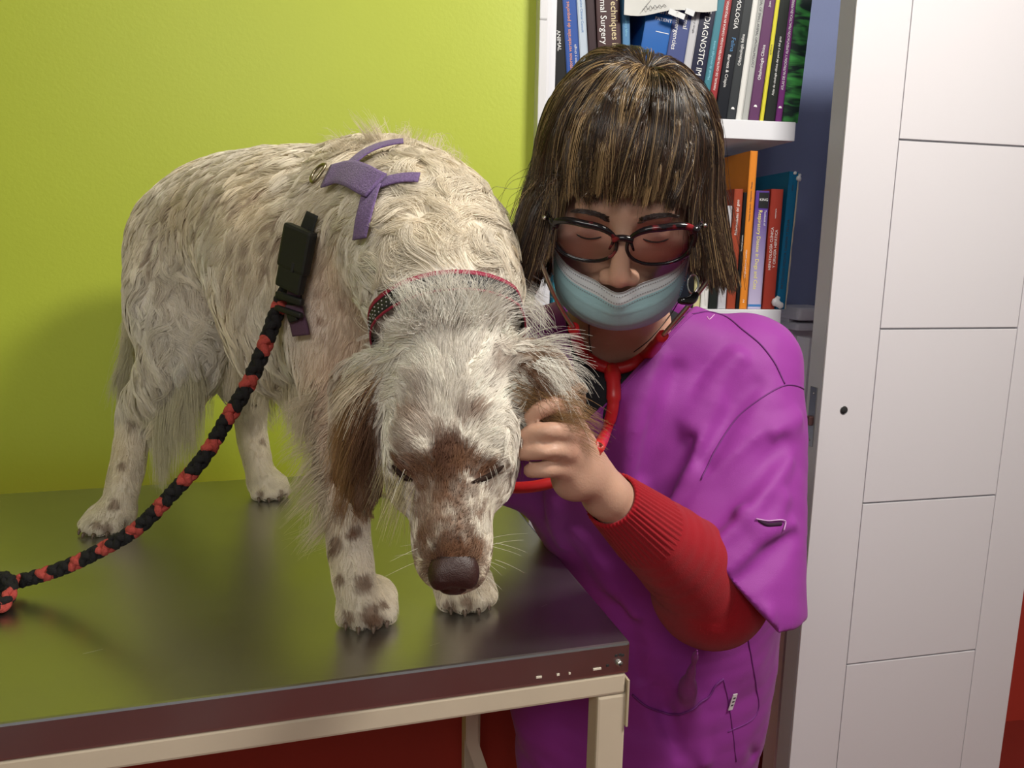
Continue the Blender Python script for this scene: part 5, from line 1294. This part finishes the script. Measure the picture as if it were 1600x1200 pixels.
# black undershirt
US = build_scrubs(-.018)
US.ball((.150, .985, 1.10), (.112, .077, .078), .04)
US.ball(at(965, 505, .905), (.062, .085, .066), .006, mode='cut')
US.field(lambda P, Fv: np.maximum(Fv, P[..., 2]-1.235))
US.field(lambda P, Fv: np.maximum(Fv, 1.045-P[..., 2]))
for p0, n_ in pv[:2]: US.field(lambda P, Fv: np.maximum(Fv, (P-np.array(p0, dtype=np.float32))@np.array(n_, dtype=np.float32)-.018))
us_me = US.mesh('undershirt', 2); bus = BVHTree.FromPolygons([tuple(v.co) for v in us_me.vertices], [tuple(p.vertices) for p in us_me.polygons])
mund = mat('black_jersey', (.006, .006, .010), .85, bump=.3, bscale=900)
link('undershirt', us_me, mund, person, True)

# red sweater sleeves with ribbed cuffs
RS = SDF((-.20, .64, .80), (.46, 1.15, 1.26), .0034)
RS.limb([(*JL, .058), (*JL.lerp(EL, .6), .058), (*EL, .056)], k=.04); RS.limb([(*EL, .058), (*EL.lerp(WR, .25), .055), (*EL.lerp(WR, .55), .044), (*EL.lerp(WR, .80), .0315)], k=.03)
RS.ball(tuple(EL+Vector((.0, 0, -.012))), .058, .04)
RS.limb([(*JR, .055), (*JR.lerp(ER, .6), .052), (*ER, .048)], k=.03); RS.limb([(*ER, .046), (*ER.lerp(WR2, .5), .040), (*ER.lerp(WR2, .85), .031)], k=.03)
def rfold(a, b, r):
    A_, B_ = at(*a), at(*b); RS.cap(tuple(A_), tuple(B_), r, r*.5, .014, mode='cut')
RS.field(lambda P, Fv: np.where(np.abs(Fv) < .02, Fv+.005*(NZ(P*(1, 1, .5)+7, 30)-.5), Fv))
mred = mat('red_knit', (.33, .006, .014), .85, noise=.12, nscale=60, bump=.5, bscale=900, sheen=.1, spec=.2)
sw = link('sweater', RS.mesh('sweater', 2), mred, person, True)
def cuff(a, b, r0, r1, name='cuff'):
    n = 16; nr = 44; P_ = [a.lerp(b, i/n) for i in range(n+1)]; V = []; Fc = []
    T = (b-a).normalized(); X_ = T.cross(Vector((0, 0, 1))).normalized(); Y_ = T.cross(X_)
    for i, p in enumerate(P_+P_[::-1]):
        inn = i > n; t = (i if not inn else 2*n+1-i)/n; r = r0+(r1-r0)*t-(.003 if inn else 0)
        for j in range(nr*4):
            a_ = 2*math.pi*j/(nr*4); rr = r+(0 if inn else .0009*math.cos(a_*nr)); V.append(p+X_*rr*math.cos(a_)+Y_*rr*math.sin(a_)*1.0)
    m_ = nr*4; R_ = 2*(n+1)
    for i in range(R_-1):
        for j in range(m_): Fc.append((i*m_+j, i*m_+(j+1) % m_, (i+1)*m_+(j+1) % m_, (i+1)*m_+j))
    return link(name, mesh_from(name, V, Fc, True), mred, sw, True)
cuff(EL.lerp(WR, .66), EL.lerp(WR, .955), .0405, .0285); cuff(ER.lerp(WR2, .75), ER.lerp(WR2, .97), .034, .028)

# trousers and shoes (seen only as a dark leg below the table)
TR = SDF((-.06, .98, .03), (.46, 1.36, .72), .006)
for x in (.135, .29):
    TR.limb([(x, 1.15, .68, .115), (x-.01, 1.14, .42, .085), (x-.012, 1.16, .10, .070)], k=.03)
mtr = mat('charcoal_trousers', (.03, .028, .03), .8, bump=.3, bscale=700)
link('trousers', TR.mesh('trousers', 2), mtr, person, True)
for x in (.123, .278):
    S = SDF((x-.08, .92, -.01), (x+.08, 1.27, .12), .004)
    S.limb([(x, 1.18, .045, .040), (x, 1.10, .042, .042), (x-.005, 1.0, .032, .036)], k=.03); S.field(lambda P, Fv: np.maximum(Fv, .0005-P[..., 2]))
    link('shoe', S.mesh('shoe', 1), mat('shoe_white', (.6, .6, .6), .5), person, True)

# ------------------------------------------------------------------ thin necklace, earring
mcord = mat('dark_cord', (.03, .02, .02), .6)
def b_line(pts, off, Y=.86, tree=None):
    out = []
    rows = catmull([tuple(at(px, py, Y)) for px, py in pts], 8)
    for p in rows:
        h_ = (tree or bvb).ray_cast(CAMP, (Vector(p)-CAMP).normalized()); q, n_ = (h_[0], h_[1]) if h_[0] is not None else (Vector(p), Vector((0, -1, 0)))
        out.append(tuple(q+n_*off))
    return out
nk = empty('necklace', at(960, 560, .87)); tag(nk, 'thin dark cord necklace hanging around the neck under the mask', 'necklace')
tube('cord', b_line([(921, 500), (921, 530), (925, 556)], .0006), .0006, mcord, nk, 6); tube('cord', b_line([(1062, 468), (1045, 495), (1015, 530), (990, 550)], .0006), .0006, mcord, nk, 6)

# ================================================================== EYEGLASSES
eg = empty('eyeglasses', GC); tag(eg, 'dark tortoiseshell cat-eye eyeglasses worn over the face mask', 'glasses')
mtort = bpy.data.materials.new('tortoiseshell'); mtort.use_nodes = True; nt = mtort.node_tree; b = nt.nodes['Principled BSDF']
n = nt.nodes.new('ShaderNodeTexNoise'); n.inputs['Scale'].default_value = 70; tc = nt.nodes.new('ShaderNodeTexCoord'); nt.links.new(tc.outputs['Object'], n.inputs[0])
cr = nt.nodes.new('ShaderNodeValToRGB'); cr.color_ramp.elements[0].position = .60; cr.color_ramp.elements[0].color = (.008, .006, .008, 1); cr.color_ramp.elements[1].position = .74; cr.color_ramp.elements[1].color = (.22, .015, .02, 1)
nt.links.new(n.outputs[0], cr.inputs[0]); nt.links.new(cr.outputs[0], b.inputs['Base Color']); b.inputs['Roughness'].default_value = .12
mlens = bpy.data.materials.new('lens_glass'); mlens.use_nodes = True; nt = mlens.node_tree; nt.nodes.remove(nt.nodes['Principled BSDF'])
tr = nt.nodes.new('ShaderNodeBsdfTransparent'); gl_ = nt.nodes.new('ShaderNodeBsdfGlossy'); gl_.inputs['Roughness'].default_value = .03; tr.inputs[0].default_value = (1, .96, .97, 1)
mx = nt.nodes.new('ShaderNodeMixShader'); fr_ = nt.nodes.new('ShaderNodeFresnel'); fr_.inputs[0].default_value = 1.22; nt.links.new(fr_.outputs[0], mx.inputs[0]); nt.links.new(tr.outputs[0], mx.inputs[1]); nt.links.new(gl_.outputs[0], mx.inputs[2])
nt.links.new(mx.outputs[0], nt.nodes['Material Output'].inputs[0])
def gpt(x, z, dy=0): return hl(x, -.1075+2.6*x*x+dy-.04*z, z)
for s_ in (-1, 1):
    ring = []; rr = []
    for i in range(40):
        a = 2*math.pi*i/40; ca_, sa_ = math.cos(a), math.sin(a)
        x = .0353+.0305*math.copysign(abs(ca_)**.88, ca_); z = -.002+.0205*math.copysign(abs(sa_)**.92, sa_)
        if sa_ > 0 and ca_ > 0: x += .004*sa_*ca_*2; z += .0045*sa_*ca_*1.4
        ring.append((x*s_, z)); rr.append(.0018+.0018*max(0, sa_)**1.5+.0012*max(0, ca_)**3)
    P_ = [gpt(x, z) for x, z in ring]; tube('rim', P_, rr, mtort, eg, 8, closed=True)
    V = [gpt(x, z, .0004) for x, z in ring]+[gpt(x, z, .0016) for x, z in ring]; n_r = 40
    Fc = [tuple(range(n_r)), tuple(range(2*n_r-1, n_r-1, -1))]+[(i, (i+1) % n_r, n_r+(i+1) % n_r, n_r+i) for i in range(n_r)]
    link('lens', mesh_from('lens', V, Fc), mlens, eg, True)
    tip = gpt(.068*s_, .0135); tube('end_piece', [gpt(.060*s_, .0115), gpt(.066*s_, .0130), tuple(hl(.0715*s_, -.086, .0125))], [.0036, .0038, .0030], mtort, eg, 8)
    tube('temple', catmull([hl(.0715*s_, -.088, .0125), hl(.0755*s_, -.045, .011), hl(.0775*s_, .0, .009), hl(.0785*s_, .030, -.010)], 6), .0021, mtort, eg, 8)
    S_p = Vector(hl(.0735*s_, -.090, .0135)); tube('hinge_stud', [tuple(S_p), tuple(S_p+Vector((.002*s_, -.003, .001)))], .0019, mat('silver', (.75, .73, .7), .2, metal=1), eg, 8)
tube('bridge', catmull([gpt(-.0095, .0055), gpt(0, .0078, -.001), gpt(.0095, .0055)], 6), [.0034]*13, mtort, eg, 8)
for s_ in (-1, 1): tube('nose_pad', [gpt(.0085*s_, .002), gpt(.0115*s_, -.008, .003)], [.0016, .0011], mtort, eg, 8)

# ================================================================== FACE MASK
mk = empty('face_mask', Vector(hl(0, -.11, -.07))); tag(mk, 'pale blue pleated surgical face mask slipped just below the nose tip', 'mask')
nu, nv = 61, 33
def mpt(u, v, off=0.0):
    x = .0685*math.sin(u*1.45)/math.sin(1.45)
    side = abs(u)**1.7
    cen_ = 1-side
    zt_ = -.047*cen_**1.2-.034*(1-cen_**1.2); zb_ = -.124*cen_**.8-.076*(1-cen_**.8)
    z = zt_+(zb_-zt_)*v
    bulge = math.sin(math.pi*min(1, v*.92+.10))
    y = -(.040+.058*math.cos(u*1.30))-(.020*bulge)*cen_**.8+.018*max(0, v-.55)*2*cen_
    # nose ridge at the top, pleats across
    y -= .016*math.exp(-(u/.16)**2)*math.exp(-(v/.30)**2)
    pl_ = 0
    for v0, a in ((.30, .0008), (.66, .0020), (.71, -.0012)): pl_ += a*math.exp(-((v-v0-.02*math.cos(u*2))/.018)**2)
    y -= pl_*(.4+.6*cen_)+off+.0010*math.sin(x*130+v*9)*(1-cen_)
    return hl(x, y, z)
def clear(p):
    q, n_, _, dist = bvb.find_nearest(Vector(p)); v_ = Vector(p)-q
    if v_.dot(n_) < .0022: return tuple(q+n_*.0022)
    return tuple(p)
V = [clear(mpt(-1+2*i/(nu-1), j/(nv-1))) for j in range(nv) for i in range(nu)]
fw_ = VR@Vector((0, 1, 0)); n0 = len(V); V += [tuple(Vector(v)+fw_*.0009) for v in V]
Fc = []; mi = []
for j in range(nv-1):
    for i in range(nu-1):
        a = j*nu+i; Fc.append((a, a+1, a+nu+1, a+nu)); Fc.append((n0+a+nu, n0+a+nu+1, n0+a+1, n0+a)); w_ = 1 if j < 5 else 0; mi += [w_, 1]
for j in range(nv-1):
    for i in (0, nu-1): a = j*nu+i; Fc.append((a, a+nu, n0+a+nu, n0+a)); mi.append(0)
for i in range(nu-1):
    for j in (0, nv-1): a = j*nu+i; Fc.append((a, a+1, n0+a+1, n0+a)); mi.append(1)
me = mesh_from('mask', V, Fc, True); me.materials.append(mat('mask_blue', (.36, .60, .64), .8, noise=.04, nscale=40, bump=.35, bscale=1400)); me.materials.append(mat('mask_white', (.66, .70, .72), .8, bump=.35, bscale=1400))
me.polygons.foreach_set('material_index', np.array(mi, np.int32)); link('pleated_cloth', me, None, mk, True)
V = []; Fc = []
for vv in (.035, .115, .175):
    for i in range(74):
        u = -.93+1.86*i/73; a = Vector(clear(mpt(u, vv, .0006))); b_ = Vector(clear(mpt(u+.011, vv, .0006))); o_ = VR@Vector((0, -.0007, 0)); z_ = VR@Vector((0, 0, .00035)); k_ = len(V)
        V += [a-z_+o_, b_-z_+o_, b_+z_+o_, a+z_+o_, a-z_, b_-z_, b_+z_, a+z_]; Fc += [(k_, k_+1, k_+2, k_+3), (k_+4, k_+7, k_+6, k_+5), (k_, k_+4, k_+5, k_+1), (k_+2, k_+6, k_+7, k_+3)]
o = link('stitching', mesh_from('st', V, Fc), mat('stitch_grey', (.25, .25, .27), .7), mk, True); o['kind'] = 'stuff'
V = []; Fc = []
for r_ in range(5):
    for c2 in range(6):
        u = .80+.026*c2; a = Vector(clear(mpt(u, .52+.065*r_, .0006))); o_ = VR@Vector((0, -.0008, 0)); x_ = VR@Vector((.0008, 0, 0)); z_ = VR@Vector((0, 0, .0004)); k_ = len(V)
        V += [a-x_-z_+o_, a+x_-z_+o_, a+x_+z_+o_, a-x_+z_+o_, a-x_-z_, a+x_-z_, a+x_+z_, a-x_+z_]; Fc += [(k_, k_+1, k_+2, k_+3), (k_, k_+4, k_+5, k_+1), (k_+2, k_+6, k_+7, k_+3)]
o = link('weld_marks', mesh_from('wm', V, Fc), mat('weld_blue', (.16, .36, .46), .6), mk, True); o['kind'] = 'stuff'
mel = mat('elastic_white', (.7, .7, .7), .7)
for s_ in (-1, 1):
    tube('ear_loop', catmull([mpt(s_*.99, .06), hl(.0735*s_, -.040, .0), hl(.0805*s_, .012, .020), hl(.081*s_, .026, -.005)], 8), .0010, mel, mk, 6)
    tube('ear_loop', catmull([mpt(s_*.99, .94), hl(.0735*s_, -.030, -.040), hl(.0795*s_, .015, -.035), hl(.081*s_, .026, -.006)], 8), .0010, mel, mk, 6)
er = empty('earring', at(1083, 440, .80)); tag(er, 'silver hoop with black drop hanging beside the mask edge', 'earring')
ec = Vector(at(1083, 443, .785)); tube('hoop', [tuple(ec+Vector((.0055*math.cos(a), .001*math.sin(a), .0095*math.sin(a)))) for a in np.linspace(0, 2*math.pi, 24, endpoint=False)], .0012, MATS['silver'], er, 8, closed=True)
tube('drop', catmull([at(1088, 460, .775), at(1078, 470, .765), at(1062, 470, .755)], 4), [.003, .0042, .0046, .0048, .0048, .0046, .0042, .0038, .0030], mat('black_gloss', (.006, .006, .007), .2), er, 10)

# ================================================================== STETHOSCOPE
st = empty('stethoscope', at(956, 578, .85)); tag(st, 'red tubed stethoscope hanging from both ears with metal ear tubes', 'stethoscope')
mtube = mat('red_rubber', (.55, .018, .022), .38, spec=.5, bump=.08, bscale=300); mmet = mat('warm_steel', (.62, .54, .42), .3, metal=1.0)
pA = [hl(-.076, .012, -.012), B(843, 392, .775), B(846, 412, .765), B(862, 452, .775), B(880, 487, .795), B(896, 512, .81)]
pB = [hl(.076, .012, -.012), B(1133, 398, .80), B(1110, 432, .80), B(1080, 472, .805), B(1055, 502, .812), B(1036, 524, .82)]
for p_ in (pA, pB):
    tube('ear_tube', catmull(p_, 8), .0026, mmet, st, 10); tube('ear_tip', [p_[0], tuple(Vector(p_[0]).lerp(Vector(p_[1]), .22))], [.0045, .0055], mat('black_gloss', (.006, .006, .007), .2), st, 10)
def on_chest(pts, off):
    out = []
    for px, py in pts:
        hs = [t_.ray_cast(CAMP, Vector(ray(px, py)).normalized()) for t_ in (bsc, bvb, bus)]; hs = [h_ for h_ in hs if h_[0] is not None]
        h_ = min(hs, key=lambda q: q[3]); out.append(tuple(h_[0]-Vector(ray(px, py)).normalized()*off))
    return out
br1 = [pA[-1], *on_chest([(908, 548)], .012), *on_chest([(930, 567)], .009), *on_chest([(956, 578)], .008)]
br2 = [pB[-1], *on_chest([(1012, 553)], .012), *on_chest([(984, 571)], .010), *on_chest([(956, 578)], .008)]
tube('yoke', catmull(br1, 8), [.0062]*4+[.0074]*21, mtube, st, 12); tube('yoke', catmull(br2, 8), [.0062]*4+[.0074]*21, mtube, st, 12)
mn = on_chest([(956, 576), (959, 606), (957, 640), (948, 672), (934, 700)], .008)+[B(912, 722, .80), B(890, 742, .775), B(862, 754, .765), B(825, 761, .765), B(790, 760, .775), B(750, 745, .81), B(715, 700, .86), tuple(WR2+d2_*.10+Vector((0, -.035, 0)))]
mt_ = catmull(mn, 8)
for i in range(56):
    d_ = Vector(mt_[i])-CAMP; hs = [q for q in (t_.ray_cast(CAMP, d_.normalized()) for t_ in (bsc, bus)) if q[0] is not None]
    if hs and min(q[3] for q in hs)-.0075 < d_.length: mt_[i] = CAMP+d_.normalized()*(min(q[3] for q in hs)-.0075)
for _ in range(3): mt_[1:56] = (mt_[:55]+2*mt_[1:56]+mt_[2:57])/4
tube('tubing', mt_, [.0100]*5+[.0086]*8+[.0072]*8+[.0062]*(len(mt_)-21), mtube, st, 12)
cp = Vector(mn[-1]); S = SDF(cp-Vector((.04, .04, .04)), cp+Vector((.04, .04, .04)), .002); S.cap(tuple(cp-d2_*.004), tuple(cp+d2_*.008), .020, .022, .004, flat=(d2_, .4)); S.cap(tuple(cp-d2_*.02), tuple(cp), .006, .006, .004)
link('chest_piece', S.mesh('chest', 1), mmet, st, True)
cd_ = [atz(556, 762, ZT+.003), atz(585, 769, ZT+.003), atz(612, 774, ZT+.003), atz(642, 781, ZT+.003), atz(690, 786, ZT+.003)]
o = tube('cord', catmull([tuple(p) for p in cd_], 6), .0026, mat('olive_cord', (.30, .25, .06), .7), None, 8, world=False); tag(o, 'thin olive cord lying on the table behind the dog muzzle', 'cord')
